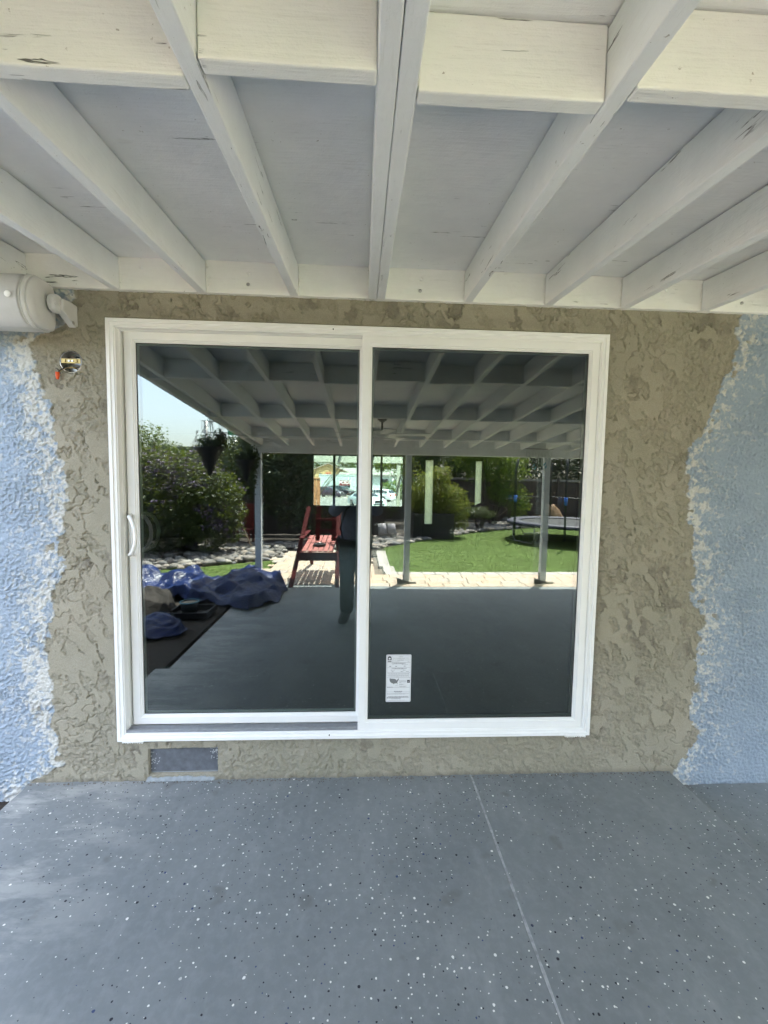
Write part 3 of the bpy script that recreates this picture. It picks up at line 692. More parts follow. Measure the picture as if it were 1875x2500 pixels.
# ================================================================== things on the wall
# loudspeaker lying on its side, hung on a bracket
spk = empty('wall_speaker', (-.45, -.15, 2.17), 'pale grey outdoor loudspeaker mounted sideways under the ledger at upper left', 'speaker')
prof = []   # (y, z) section, bulging front
for k in range(13):
    a = math.radians(-78+156*k/12); prof.append((-.150-.085*math.cos(a), 2.275+.112*math.sin(a)))
prof = [(-.075, 2.200), (-.085, 2.170), (-.12, 2.166)]+prof+[(-.12, 2.384), (-.085, 2.380), (-.075, 2.350)]
def loft(m, secs):
    n = len(secs[0]); vs = [p for s_ in secs for p in s_]
    fs = [(i*n+k, i*n+(k+1) % n, (i+1)*n+(k+1) % n, (i+1)*n+k) for i in range(len(secs)-1) for k in range(n)]
    fs += [tuple(range(n))[::-1], tuple((len(secs)-1)*n+k for k in range(n))]; return m.add(vs, fs)
cy_, cz_ = -.145, 2.275
def sec(x, s, dy=0): return [(x, cy_+(y-cy_)*s+dy, cz_+(z-cz_)*s) for y, z in prof]
loft(MB(), [sec(-.78, .9), sec(-.76, 1.0), sec(-.225, 1.0)]).build('cabinet', M_SPK, spk, smooth=False, bevel=.004, seg=2)
loft(MB(), [sec(-.224, 1.012), sec(-.212, 1.012), sec(-.205, .99)]).build('end_trim', M_SPK, spk, .003)
loft(MB(), [sec(-.2045, .965), sec(-.196, .945, .002), sec(-.188, .90, .005), sec(-.184, .80, .008)]).build('end_cap', M_SPK, spk, smooth=True)
gr = [(x, y-.004, z) for x in (-.74, -.235) for y, z in prof[3:16]]
n = 13; MB().add(gr, [(k, k+1, n+k+1, n+k) for k in range(n-1)]).build('grille', M_SPKG, spk, smooth=True)
MB().lathe([(.010, -.2365), (.014, -.2400), (.012, -.2410), (.001, -.2410)], (-.265, -.004, 2.275), 16, 'y').build('badge', M_VINYL, spk, smooth=True)
MB().lathe([(.040, 0), (.040, .018), (.036, .026), (.034, .028), (.004, .028)], (-.168, -.120, 2.285), 22, 'x').box(-.142, -.136, -.150, -.090, 2.278, 2.292).build('knob', M_SPK, spk, .002)
MB().prism([(-.115, 2.310), (-.06, 2.318), (-.018, 2.315), (-.014, 2.225), (-.03, 2.212), (-.07, 2.235), (-.118, 2.258)], 'x', -.160, -.128).prism([(-.158, -.021), (-.128, -.021), (-.128, -.012), (-.158, -.012)], 'z', 2.222, 2.315).build('bracket', M_SPK, spk, .006, seg=2)
MB().lathe([(.008, 0), (.008, .003), (.001, .003)], (-.128, -.05, 2.228), 10, 'x').build('bracket_screw', M_STEEL, spk)
# open electrical box with a brass strap and capped wires
jb = empty('junction_box', (-.168, .0, 2.062), 'open round electrical box in bare stucco with brass strap and capped wires', 'electrical box')
MB().add(*(lambda N=24: ([(-.168+rr*math.cos(2*math.pi*k/N), yy, 2.062+rr*math.sin(2*math.pi*k/N)) for rr, yy in ((.052, -.010), (.047, -.012), (.047, .038), (.001, .038)) for k in range(N)], [(i*N+k, i*N+(k+1) % N, (i+1)*N+(k+1) % N, (i+1)*N+k) for i in range(3) for k in range(N)]))()).build('box', M_STEEL, jb, smooth=False)
MB().box(-.212, -.124, -.012, -.009, 2.056, 2.078).box(-.20, -.19, -.016, -.008, 2.060, 2.074).box(-.150, -.138, -.016, -.008, 2.060, 2.074).build('strap', M_BRASS, jb, .001)
for x_ in (-.175, -.160, -.145): MB().lathe([(.0045, -.0150), (.0045, -.0115)], (x_, 0, 2.067), 10, 'y').build('strap_screw', M_STEEL, jb)
MB().tube([(-.155, .03, 2.035), (-.165, -.005, 2.040), (-.185, -.020, 2.033), (-.205, -.026, 2.022), (-.212, -.027, 2.012)], .0032, 8).build('ground_wire', M_COPPER, jb, smooth=True)
MB().tube([(-.150, .03, 2.045), (-.180, -.022, 2.036), (-.206, -.03, 2.020), (-.217, -.030, 2.006)], .0025, 8).tube([(-.212, -.02, 2.006), (-.222, -.022, 2.026), (-.232, -.022, 2.030)], .0018, 6).build('wire', M_BLACKPAINT, jb, smooth=True)
MB().lathe([(.0085, 0), (.0080, -.012), (.0065, -.026), (.005, -.032), (.001, -.033)], (-.2185, -.030, 2.010), 12).build('wire_nut', M_ORANGE, jb, smooth=True)
MB().tube([(-.150, .0, 2.085), (-.158, .012, 2.092), (-.136, .015, 2.088)], .004, 6).build('inner_wire', M_BLACKPAINT, jb)
# energy label on the fixed pane
st = empty('window_sticker', (1.40, -.006, .397), 'white printed energy label stuck low on the right glass panel', 'sticker')
M_PAPER = plain('paper', (.72, .74, .75), .6, .03, 30); M_INK = plain('ink', (.03, .03, .035), .7); M_INK2 = plain('grey_ink', (.25, .26, .27), .7)
sx0, sx1, sz0, sz1 = 1.336, 1.464, .396, .645
def rrect(x0, x1, z0, z1, r):
    out = []
    for cx, cz, a0 in ((x1-r, z1-r, 0), (x0+r, z1-r, 90), (x0+r, z0+r, 180), (x1-r, z0+r, 270)):
        for k in range(5): a = math.radians(a0+22.5*k); out.append((cx+r*math.cos(a), cz+r*math.sin(a)))
    return out
MB().prism(rrect(sx0, sx1, sz0, sz1, .005), 'y', -.0055, -.0045).build('label_sheet', M_PAPER, st)
SW = sx1-sx0; SH = sz1-sz0
def sp(u, v): return sx0+u*SW, sz1-v*SH     # u,v in 0..1 from the top left
def rect(m, u0, v0, u1, v1, y=-.0062):
    a, b = sp(u0, v0); c_, d_ = sp(u1, v1); m.add([(a, y, b), (c_, y, b), (c_, y, d_), (a, y, d_)], [(0, 1, 2, 3)])
ln = MB()
for v in (.16, .27, .375, .48, .69, .785, .82): rect(ln, .04, v, .96, v+.004)
for u0, u1 in ((.03, .036), (.964, .97)): rect(ln, u0, .02, u1, .98)
rect(ln, .03, .02, .97, .024); rect(ln, .03, .976, .97, .98); rect(ln, .225, .02, .231, .16)
ln.build('ruled_line', M_INK2, st)
tx = MB()
def words(u0, u1, v, h):
    u = u0
    while u < u1:
        L = min(random.uniform(.02, .075), u1-u); rect(tx, u, v, u+L, v+h); u += L+.012
for v, a, b, h in ((.04, .50, .68, .008), (.068, .27, .92, .007), (.085, .46, .72, .006), (.107, .25, .93, .007), (.123, .45, .70, .006), (.146, .24, .52, .005), (.146, .85, .93, .006),
    (.172, .22, .78, .012), (.188, .30, .70, .008), (.205, .24, .30, .006), (.205, .62, .86, .006), (.238, .12, .20, .014), (.238, .36, .44, .014), (.234, .70, .79, .014),
    (.282, .22, .82, .011), (.297, .30, .70, .007), (.32, .18, .34, .008), (.32, .67, .78, .010), (.352, .22, .30, .010), (.350, .58, .69, .010), (.348, .80, .90, .010),
    (.395, .06, .92, .006), (.41, .10, .92, .006), (.435, .06, .92, .006), (.45, .08, .92, .006), (.468, .40, .52, .005), (.545, .53, .80, .006), (.56, .53, .80, .006), (.575, .53, .80, .006), (.59, .53, .62, .006),
    (.62, .53, .74, .007), (.632, .53, .68, .006), (.655, .38, .48, .006), (.663, .52, .82, .007), (.678, .56, .78, .005), (.68, .05, .28, .012), (.77, .33, .66, .020), (.80, .37, .63, .006), (.832, .05, .78, .006),
    (.882, .10, .90, .011), (.897, .05, .92, .013), (.915, .04, .62, .010), (.932, .22, .60, .007), (.962, .12, .78, .004)): words(a, b, v, h)
tx.build('fine_print', M_INK2, st)
lg = MB(); arch = []
for k in range(9): a = math.radians(180-180*k/8); arch.append((.13+.072*math.cos(a), .065-.035*math.sin(a)))
outer = [sp(.055, .115), sp(.055, .065)]+[sp(*p) for p in arch]+[sp(.205, .065), sp(.205, .115)]
lg.prism(outer, 'y', -.0064, -.0060); rect(lg, .055, .135, .205, .15)
rect(lg, .845, .535, .955, .595); lg.build('logo_mark', M_INK, st)
ii = MB(); ii.prism([sp(.13+.042*math.cos(2*math.pi*k/12), .082+.02*math.sin(2*math.pi*k/12)) for k in range(12)], 'y', -.0068, -.0066); rect(ii, .865, .565, .93, .572, -.0066); ii.build('logo_cutout', M_PAPER, st)
us = [(.15,.495),(.19,.505),(.36,.512),(.395,.525),(.43,.545),(.47,.515),(.51,.498),(.505,.53),(.475,.56),(.45,.585),(.46,.61),(.468,.628),(.45,.622),(.435,.60),(.40,.605),(.34,.606),(.31,.625),(.285,.607),(.23,.60),(.17,.575),(.145,.545),(.14,.515)]
MB().prism([sp(*p) for p in us], 'y', -.0064, -.0060).build('map_print', plain('map_grey', (.16, .17, .17), .7), st)

# ================================================================== things hanging from the cover
fan = empty('ceiling_fan', (1.44, -3.3, 2.0), 'white ceiling fan on a dark rod under the patio cover', 'ceiling fan')
M_FAN = plain('fan_white', (.74, .74, .70), .45); M_BRONZE = plain('dark_bronze', (.03, .028, .026), .4)
MB().lathe([(.055, 2.286), (.06, 2.27), (.03, 2.245), (.012, 2.24), (.012, 2.14), (.05, 2.135)], (1.44, -3.3, 0), 18).build('rod', M_BRONZE, fan, smooth=True)
MB().lathe([(.05, 2.14), (.085, 2.125), (.09, 2.085), (.07, 2.06), (.03, 2.045), (.025, 2.02), (.001, 2.012)], (1.44, -3.3, 0), 20).build('hub', M_FAN, fan, smooth=True)
for k in range(5):
    a = math.radians(12+72*k); d = Vector((math.cos(a), math.sin(a), 0)); s_ = Vector((-d.y, d.x, .10)); c_ = Vector((1.44, -3.3, 2.085))
    p = [c_+d*.07-s_*.03, c_+d*.20-s_*.055, c_+d*.60-s_*.065, c_+d*.63, c_+d*.60+s_*.065, c_+d*.20+s_*.055, c_+d*.07+s_*.03]
    MB().add([q for q in p]+[q+Vector((0, 0, .008)) for q in p], [tuple(range(7)), tuple(range(13, 6, -1))]+[(i, (i+1) % 7, (i+1) % 7+7, i+7) for i in range(7)]).build('blade', M_FAN, fan)

def leaf_arrays(n, P, N, size, aspect=.5, curl=.25):
    """n leaves at points P with facing N; each leaf is two triangles folded on the midrib"""
    a = rng.normal(size=(n, 3)); a -= (a*N).sum(1, keepdims=True)*N; a /= np.linalg.norm(a, axis=1, keepdims=True)+1e-9
    b = np.cross(N, a); s = (size*rng.uniform(.6, 1.35, n))[:, None]
    V = np.empty((n, 4, 3)); V[:, 0] = P-a*s*.5; V[:, 2] = P+a*s*.5-N*s*curl; V[:, 1] = P+b*s*aspect*.5+N*s*.1; V[:, 3] = P-b*s*aspect*.5+N*s*.1
    base = np.arange(n)[:, None]*4
    F = np.concatenate([base+np.array([0, 1, 2]), base+np.array([0, 2, 3])])
    return V.reshape(-1, 3), F
def crown_points(n, lobes, shell=.55):
    """points spread through overlapping noisy lobes (cx,cy,cz,rx,ry,rz), thicker near the skin"""
    L = np.array(lobes, float); wgt = (L[:, 3]*L[:, 4]*L[:, 5])**(2/3); k = rng.choice(len(L), n, p=wgt/wgt.sum())
    d = rng.normal(size=(n, 3)); d /= np.linalg.norm(d, axis=1, keepdims=True)
    rr = shell+(1.04-shell)*rng.uniform(0, 1, n)**.6
    bumpy = 1+.16*np.sin(d[:, 0]*7+k)+.12*np.sin(d[:, 2]*9+2*k)+.10*np.sin(d[:, 1]*11+k*3)
    P = L[k, :3]+d*L[k, 3:]*(rr*bumpy)[:, None]
    return P, d
def foliage(name, parent, lobes, n, size, mat, zmin=None, shell=.55, droop=.0, aspect=.5, rnd=None):
    P, d = crown_points(n, lobes, shell)
    if zmin is not None: k = P[:, 2] > zmin; P = P[k]; d = d[k]; n = len(P)
    N = d*.7+rng.normal(size=(n, 3))*.55+np.array([0, 0, .35]); N /= np.linalg.norm(N, axis=1, keepdims=True)
    V, F = leaf_arrays(n, P, N, size, aspect)
    r = rng.uniform(0, 1, n) if rnd is None else rnd(P)
    return np_mesh(name, V, F, mat, parent, {'rnd': np.repeat(r, 4)})
def stems(parent, base, tops, r0, name='trunk'):
    m = MB(); b = Vector(base)
    for t_ in tops:
        t_ = Vector(t_); mid = b.lerp(t_, .5)+Vector((random.uniform(-.1, .1), random.uniform(-.1, .1), 0))*(t_-b).length*.4
        m.tube([b+Vector((random.uniform(-r0, r0), random.uniform(-r0, r0), 0)), mid, t_], [r0, r0*.7, r0*.25], 7)
    return m.build(name, M_BARK, parent, smooth=True)
# hanging planters on the open edge of the cover
def planter(x, y, ztop, zhook, r, hgt, label, lobes, n, trail):
    e = empty('hanging_planter', (x, y, ztop-hgt), label, 'planter', 'planters hanging from the cover edge')
    MB().lathe([(.012, ztop-hgt), (r*.5, ztop-hgt*.52), (r*.97, ztop-.02), (r*1.03, ztop-.02), (r*1.03, ztop), (r*.9, ztop), (r*.85, ztop-.04), (.01, ztop-.05)], (x, y, 0), 22).build('cone_pot', M_BLACK, e, smooth=False)
    ch = MB()
    for k in range(3):
        a = 2.1*k+.4; ch.tube([(x+r*math.cos(a), y+r*math.sin(a), ztop), (x, y, zhook-.12)], .003, 5)
    ch.build('hanger', M_BLACK, e)
    MB().tube([(x, y, zhook-.13), (x, y, zhook-.03), (x+.012, y, zhook), (x+.03, y, zhook-.01), (x+.03, y, zhook-.05)], .005, 6).build('hook', M_BLACK, e, smooth=True)
    foliage('plant', e, lobes, n, .05, M_LEAF_DARK, shell=.2)
planter(-.525, -2.81, 1.872, 2.33, .152, .325, 'black cone planter hanging in front of the flowering hedge', [(-.56, -2.81, 1.92, .09, .09, .09), (-.49, -2.84, 1.90, .08, .08, .06), (-.42, -2.80, 1.95, .10, .09, .12)], 420, 0)
planter(-.53, -4.42, 1.80, 2.20, .15, .32, 'black hanging planter with trailing plant beside the corner post', [(-.53, -4.42, 1.86, .16, .14, .12), (-.42, -4.42, 1.82, .09, .09, .20), (-.40, -4.42, 1.55, .035, .04, .25), (-.64, -4.42, 1.84, .1, .1, .12)], 900, 0)
# wind chime below the beam
wc = empty('wind_chime', (3.93, -4.55, 1.8), 'wind chimes with pale tubes and teal pieces beside the right post', 'wind chime')
M_CH = plain('chime_metal', (.55, .57, .55), .3, metal=.7); M_TEAL = plain('teal_glass', (.12, .42, .50), .2)
MB().box(3.72, 4.16, -4.556, -4.544, 2.045, 2.055).build('crossbar', M_BARK, wc)
for k in range(9):
    x = 3.74+k*.048; L = .14+.06*math.sin(k*1.7)+.03*k/9; z = 2.02-.03*abs(math.sin(k*2.3))
    MB().tube([(x, -4.55, z), (x, -4.55, z-L)], .006, 8).tube([(x, -4.55, 2.05), (x, -4.55, z)], .001, 4).build('chime_tube', M_CH, wc, smooth=True)
for x, z in ((3.86, 1.80), (3.88, 1.755), (4.03, 1.82), (4.045, 1.775)): MB().tube([(x-.02, -4.55, z-.02), (x, -4.55, z), (x+.02, -4.55, z+.03)], [.003, .016, .004], 8).build('glass_fish', M_TEAL, wc, smooth=True)
# ================================================================== the yard
# crumpled tarps: sheets folded along random creases
def crumple(x, y, seed, nf=9, lam=.5):
    r = np.random.default_rng(seed); z = np.zeros_like(x)
    for i in range(nf):
        a = r.normal(math.pi/2, .75); l = lam*r.uniform(.35, 1.3); ph = r.uniform(0, 2)
        u = (x*math.cos(a)+y*math.sin(a))/l+ph+.35*perlin(x*2.2, y*2.2, seed+i)
        z += l*.30*np.abs((u % 2)-1)
    return z
def tarp_mat(name, col, col2, rough=.32):
    t = NT(name); n = t.noise(6, 4); v = t.n('TexVoronoi', {'Vector': t.pos(), 'Scale': 22.0}, feature='DISTANCE_TO_EDGE').outputs[0]
    t.base(t.ramp(n, [(.3, col), (.7, col2)])).rough(rough).spec(.32)
    t.nrm(t.bump(t.math('ADD', t.math('MULTIPLY', t.ramp(v, [(0, 1), (.12, 0)]), -.7), t.noise(40, 3)), .35, .008)); return t.m
M_TARPB = tarp_mat('blue_tarp', (.003, .010, .055), (.007, .024, .115), .36); M_TARPK = tarp_mat('brown_tarp', (.012, .010, .009), (.03, .024, .02), .8)
def tarp(name, label, outline, humps, mat, seed, lam=.5, amp=1.0, n=(120, 80), rim=.07):
    px = [p[0] for p in outline]; py = [p[1] for p in outline]
    gx = np.linspace(min(px), max(px), n[0]); gy = np.linspace(min(py), max(py), n[1]); X, Y = np.meshgrid(gx, gy)
    # signed distance to the outline (negative outside)
    xr, yr = X.ravel(), Y.ravel(); ins = inpoly(xr+.04*fbm(xr*5, yr*5, 2, seed), yr+.04*fbm(xr*5, yr*5, 2, seed+9), outline).reshape(X.shape)
    dmin = np.full(X.shape, 9.0)
    for i in range(len(outline)):
        a = np.array(outline[i]); b = np.array(outline[(i+1) % len(outline)]); ab = b-a
        t_ = np.clip(((X-a[0])*ab[0]+(Y-a[1])*ab[1])/(ab@ab), 0, 1); dmin = np.minimum(dmin, np.hypot(X-a[0]-t_*ab[0], Y-a[1]-t_*ab[1]))
    e = sstep(0, rim, dmin)
    Zh = crumple(X, Y, seed, 6, lam)*amp; Zh -= np.percentile(Zh, 12); Zh = np.maximum(Zh, 0)
    for (hx, hy, rx, ry, hh) in humps: Zh += hh*np.exp(-((X-hx)/rx)**2-((Y-hy)/ry)**2)
    Zh += .55*crumple(X, Y, seed+5, 5, lam*.40)+.22*crumple(X, Y, seed+6, 5, lam*.15)
    Zf = ZY-.005+.012+Zh*(.12+.88*e)
    # pull verts sideways so folds overhang a little
    Xo = X+.07*perlin(X*4, Y*4, seed+2)*e; Yo = Y+.07*perlin(X*4, Y*4, seed+4)*e
    V = np.stack([Xo, Yo, Zf], -1).reshape(-1, 3); idx = np.arange(X.size).reshape(X.shape)
    F = np.stack([idx[:-1, :-1], idx[:-1, 1:], idx[1:, 1:], idx[1:, :-1]], -1); k = ins[:-1, :-1] & ins[:-1, 1:] & ins[1:, 1:] & ins[1:, :-1]
    o = np_mesh(name, V, F[k], mat, None, None, False); m = o.modifiers.new('thick', 'SOLIDIFY'); m.thickness = .003
    return tag(o, label, 'tarp')
tarp('blue_tarp', 'large crumpled blue tarp heaped at the edge of the slab', [(-2.6, -3.75), (-1.65, -3.55), (-.95, -3.42), (-.45, -3.12), (-.15, -2.98), (.14, -3.35), (.16, -4.0), (.03, -4.45), (-.3, -4.78), (-.75, -4.75), (-1.2, -4.55), (-1.6, -4.85), (-2.0, -4.8), (-2.6, -4.9)],
     [(-.30, -4.35, .30, .28, .13), (-1.35, -4.42, .18, .22, .10), (-1.95, -4.4, .35, .3, .06), (-.75, -3.9, .5, .35, .05), (-.12, -3.5, .25, .25, .06)], M_TARPB, 21, .42, .85, (320, 220))
tarp('brown_tarp', 'dark brown crumpled tarp beside the paint bucket', [(-2.2, -3.45), (-1.25, -3.40), (-1.02, -3.1), (-.93, -2.75), (-1.2, -2.5), (-2.2, -2.5)], [(-1.35, -3.0, .3, .28, .22)], M_TARPK, 33, .26, .7, (120, 90))
tarp('blue_tarp', 'small piece of blue tarp on the soil left of the landing', [(-1.6, -2.45), (-.85, -2.5), (-.62, -2.36), (-.60, -2.12), (-.9, -2.02), (-1.6, -2.02)], [(-.9, -2.25, .25, .15, .12)], M_TARPB, 45, .22, .6, (110, 60))
bk = empty('paint_bucket', (-.80, -2.88, ZY), 'open round bucket with a blue rim standing in a dark tray', 'bucket')
M_BUCK = plain('bucket_plastic', (.012, .016, .018), .5); M_RIM = plain('blue_rim', (.10, .28, .36), .4); M_MIX = plain('dried_mortar', (.24, .21, .17), .9, .2, 30, .3, 60)
z0 = ZY+.025
MB().lathe([(.085, z0), (.100, z0+.13), (.094, z0+.13), (.080, z0+.01)], (-.80, -2.88, 0), 28).build('bucket_wall', M_BUCK, bk, smooth=True)
MB().lathe([(.099, z0+.122), (.107, z0+.122), (.107, z0+.134), (.097, z0+.134)], (-.80, -2.88, 0), 28, ring=True).build('rim', M_RIM, bk, smooth=True)
MB().lathe([(.001, z0+.10), (.095, z0+.10), (.095, z0+.118), (.05, z0+.122), (.001, z0+.120)], (-.80, -2.88, 0), 24).build('contents', M_MIX, bk, smooth=True)
tr = empty('plastic_tray', (-.76, -2.86, ZY), 'shallow black tray under the paint bucket', 'tray')
MB().box(-.97, -.55, -3.02, -2.70, ZY+.003, ZY+.014).build('tray_floor', M_BLACK, tr)
for a, b, c_, d_ in ((-.985, -.535, -3.035, -3.02), (-.985, -.535, -2.70, -2.685), (-.985, -.97, -3.02, -2.70), (-.55, -.535, -3.02, -2.70)): MB().box(a, b, c_, d_, ZY+.003, ZY+.075).build('tray_wall', M_BLACK, tr, .003)
lit = MB()
for i in range(260):
    x = random.uniform(-1.5, -.47); y = random.uniform(-2.6, -1.1); s_ = random.uniform(.006, .022); a = random.uniform(0, 6.28); dx, dy = s_*math.cos(a), s_*math.sin(a); z = ZY-.012+random.uniform(0, .012)
    lit.add([(x-dx, y-dy, z), (x+dy*.5, y-dx*.5, z+.003), (x+dx, y+dy, z+random.uniform(0, .01)), (x-dy*.5, y+dx*.5, z+.003)], [(0, 1, 2, 3)])
tag(lit.build('leaf_litter', plain('litter', (.10, .085, .065), .9, .5, 30)), 'scattered leaf litter on the dark soil beside the landing', 'litter', kind='stuff')

# tall red wooden chair facing the house
M_RED = plain('red_paint', (.075, .004, .005), .7, .2, 10, .15, 50, spec=.15); M_RED_LIT = plain('sunlit_red_paint', (.35, .12, .105), .7, .15, 10, .15, 50)  # seat red paled to hold the sunlight, frame red deepened for shade
ch = empty('red_chair', (.42, -5.1, ZY), 'tall red wooden slatted chair standing at the edge of the pavers', 'chair')
for sx in (.0, .56):
    MB().bar((.165+sx*1.22, -4.19, ZY), (.31+sx*.9, -5.22, 1.05), .032, .065, (1, 0, 0)).build('long_leg', M_RED, ch, .004)
    MB().bar((.275+sx, -6.05, ZY), (.30+sx, -5.35, .50), .03, .06, (1, 0, 0)).build('rear_leg', M_RED, ch, .004)
    MB().box(.235+sx, .305+sx, -5.55, -4.55, .600, .622).build('armrest', M_RED, ch, .004)
    MB().bar((.27+sx, -4.62, .42), (.27+sx, -4.62, .60), .03, .07, (0, 1, 0)).build('arm_post', M_RED, ch, .003)
    MB().hexa([(.245+sx, -5.68, .42), (.275+sx, -5.68, .42), (.275+sx, -4.5, .33), (.245+sx, -4.5, .33), (.245+sx, -5.68, .50), (.275+sx, -5.68, .50), (.275+sx, -4.5, .41), (.245+sx, -4.5, .41)]).build('seat_rail', M_RED, ch, .003)
for k in range(6):
    x = .285+k*.083
    MB().hexa([(x, -5.66, .502), (x+.070, -5.66, .502), (x+.070, -4.50, .412), (x, -4.50, .412), (x, -5.66, .52), (x+.070, -5.66, .52), (x+.070, -4.50, .43), (x, -4.50, .43)]).build('seat_slat', M_RED_LIT, ch, .003)
MB().hexa([(.24, -4.49, .28), (.84, -4.49, .28), (.84, -4.465, .28), (.24, -4.465, .28), (.24, -4.49, .41), (.84, -4.49, .41), (.84, -4.465, .41), (.24, -4.465, .41)]).build('front_apron', M_RED, ch, .004)
for z, y in ((.66, -5.14), (.84, -5.20)): MB().box(.42, .80, y-.012, y+.012, z-.018, z+.018).build('back_rail', M_RED, ch, .003)
for k in range(2):
    x = .47+k*.27; MB().bar((x, -5.10, .50), (x, -5.29, 1.06), .075, .016, (0, 1, .3)).build('back_slat', M_RED, ch, .003)
wf = empty('cable_reel', (.53, -4.85, .45), 'black round reel lying on the seat of the red chair', 'reel')
zc = .462
MB().lathe([(.10, zc-.012), (.105, zc), (.105, zc+.025), (.085, zc+.03), (.05, zc+.018), (.045, zc+.03), (.001, zc+.034)], (.53, -4.85, 0), 24).build('reel_body', M_BLACK, wf, smooth=False)
MB().lathe([(.03, zc+.034), (.028, zc+.042), (.014, zc+.044), (.001, zc+.044)], (.53, -4.85, 0), 16).build('reel_hub', M_STEEL, wf, smooth=True)

# hedge with purple flowers
def shrub(name, label, base, lobes, n, size, mat, cat='shrub', group=None, zmin=None, shell=.55, tops=5, r0=.03, part='foliage', rnd=None, stem='stem'):
    e = empty(name, base, label, cat, group)
    foliage(part, e, lobes, n, size, mat, zmin, shell, rnd=rnd)
    tp = [(l[0]+random.uniform(-.5, .5)*l[3], l[1]+random.uniform(-.5, .5)*l[4], l[2]+.4*l[5]) for l in random.sample(lobes*3, tops)]
    stems(e, base, tp, r0, stem); return e
def purple(P):
    r = rng.uniform(0, .82, len(P)); cl = fbm(P[:, 0]*2.2+P[:, 1], P[:, 2]*2.6, 2, 3)+.25*(P[:, 2]-1.2); k = (cl > .10) & (rng.uniform(0, 1, len(P)) < .6); r[k] = rng.uniform(.86, 1, k.sum()); return r
shrub('flowering_hedge', 'rounded green hedge with purple flowers behind the tarp', (-2.6, -7.25, ZY),
      [(-2.43, -7.25, 1.17, 0.95, 0.8, 0.85), (-3.19, -7.15, 1.26, 0.9, 0.8, 0.85), (-1.90, -7.10, 0.98, 0.55, 0.6, 0.55), (-2.72, -6.95, 0.83, 0.9, 0.6, 0.7), (-3.96, -7.15, 1.22, 0.8, 0.8, 0.9), (-1.95, -7.15, 1.36, 0.5, 0.5, 0.35), (-2.2, -7.1, .45, .8, .55, .5), (-3.1, -7.0, .45, .9, .55, .5), (-3.9, -7.0, .5, .9, .6, .6), (-1.75, -7.15, .6, .4, .45, .5)], 32000, .066, M_LEAF_HEDGE, 'hedge', zmin=-.05, shell=.78, tops=9, r0=.035, rnd=purple)
shrub('dark_shrub', 'tall dark glossy shrub behind the corner post', (.0, -9.2, ZY), [(-.3, -9.3, 1.7, .85, .6, .9), (.35, -9.3, 1.9, .75, .6, .95), (.75, -9.2, 1.2, .5, .5, .8), (-.75, -9.4, 1.1, .6, .5, .8), (.1, -9.1, .8, .9, .5, .6), (.55, -9.4, 2.6, .8, .6, .6), (-1.1, -9.2, 2.4, .75, .6, .55), (-1.05, -9.1, 1.6, .55, .5, .6), (-1.7, -9.4, 2.0, .6, .5, .8), (-.5, -9.6, 2.4, .7, .6, .6)], 24000, .10, M_LEAF_DARK, shell=.6, tops=8, r0=.05)
shrub('yellow_green_shrub', 'yellow green shrub above a black planter behind the lawn', (3.3, -10.3, ZY), [(3.3, -10.3, 1.2, .68, .6, .6), (3.8, -10.2, .9, .42, .5, .5), (3.05, -10.3, 1.0, .5, .5, .55), (3.95, -10.2, .5, .3, .35, .42), (3.45, -10.4, 1.65, .35, .35, .3)], 9000, .07, M_LEAF_YEL, zmin=.1, shell=.5, tops=7, r0=.03)
pl = empty('raised_planter', (3.15, -10.0, ZY), 'black raised planter box in front of the yellow green shrub', 'planter')
for nm, a, b, c_, d_ in (('planter_side', 2.62, 3.74, -9.72, -9.68), ('planter_side', 2.62, 3.74, -10.72, -10.68), ('planter_end', 2.62, 2.66, -10.68, -9.72), ('planter_end', 3.70, 3.74, -10.68, -9.72)): MB().box(a, b, c_, d_, ZY, .62).build(nm, plain('black_wood', (.014, .014, .013), .8) if 'black_wood' not in bpy.data.materials else bpy.data.materials['black_wood'], pl, .006)
MB().box(2.66, 3.70, -10.68, -9.72, ZY, .56).build('planter_soil', M_SOIL, pl)
def tree(name, label, base, lobes, n, size, mat, r0=.08, group=None, tops=8, shell=.35):
    return shrub(name, label, base, lobes, n, size, mat, 'tree', group, None, shell, tops, r0, 'crown', None, 'trunk')
tree('bright_tree', 'bright green leafy tree in front of the back fence', (6.0, -13.7, ZY), [(5.9, -13.6, 2.2, .9, .8, .8), (5.2, -13.7, 2.5, .7, .6, .7), (6.5, -13.6, 2.1, .7, .7, .7), (6.3, -13.5, 1.2, .6, .6, .5), (5.6, -13.9, 3.1, .9, .8, .7), (6.9, -13.5, .8, .45, .5, .6)], 11000, .085, M_LEAF_BRT, .06)
e = shrub('mushroom_topiary', 'small dark umbrella shaped tree at the far lawn edge', (5.05, -11.95, ZY), [(5.05, -11.95, .52, .42, .4, .17), (4.8, -11.95, .46, .25, .25, .13), (5.3, -11.9, .45, .25, .25, .13)], 3600, .05, M_LEAF_DARK, 'tree', shell=.3, tops=5, r0=.05, part='crown', stem='trunk')
tree('backdrop_tree', 'dark tree rising behind the fence at the right', (8.5, -17.5, -.1), [(8.2, -17.5, 3.6, 1.9, 1.4, 1.5), (10.5, -17.5, 3.4, 2.2, 1.5, 1.4), (8.3, -17.3, 1.9, 2.0, 1.0, 1.0), (11.3, -17.3, 1.9, 2.0, 1.0, 1.0), (6.0, -17.4, 2.2, 1.2, 1.0, 1.2), (6.6, -17.8, 4.0, 1.4, 1.2, 1.4), (12.5, -17.5, 3.6, 1.8, 1.5, 1.6)], 22000, .15, M_LEAF_DARK, .12, 'trees beyond the back fence')
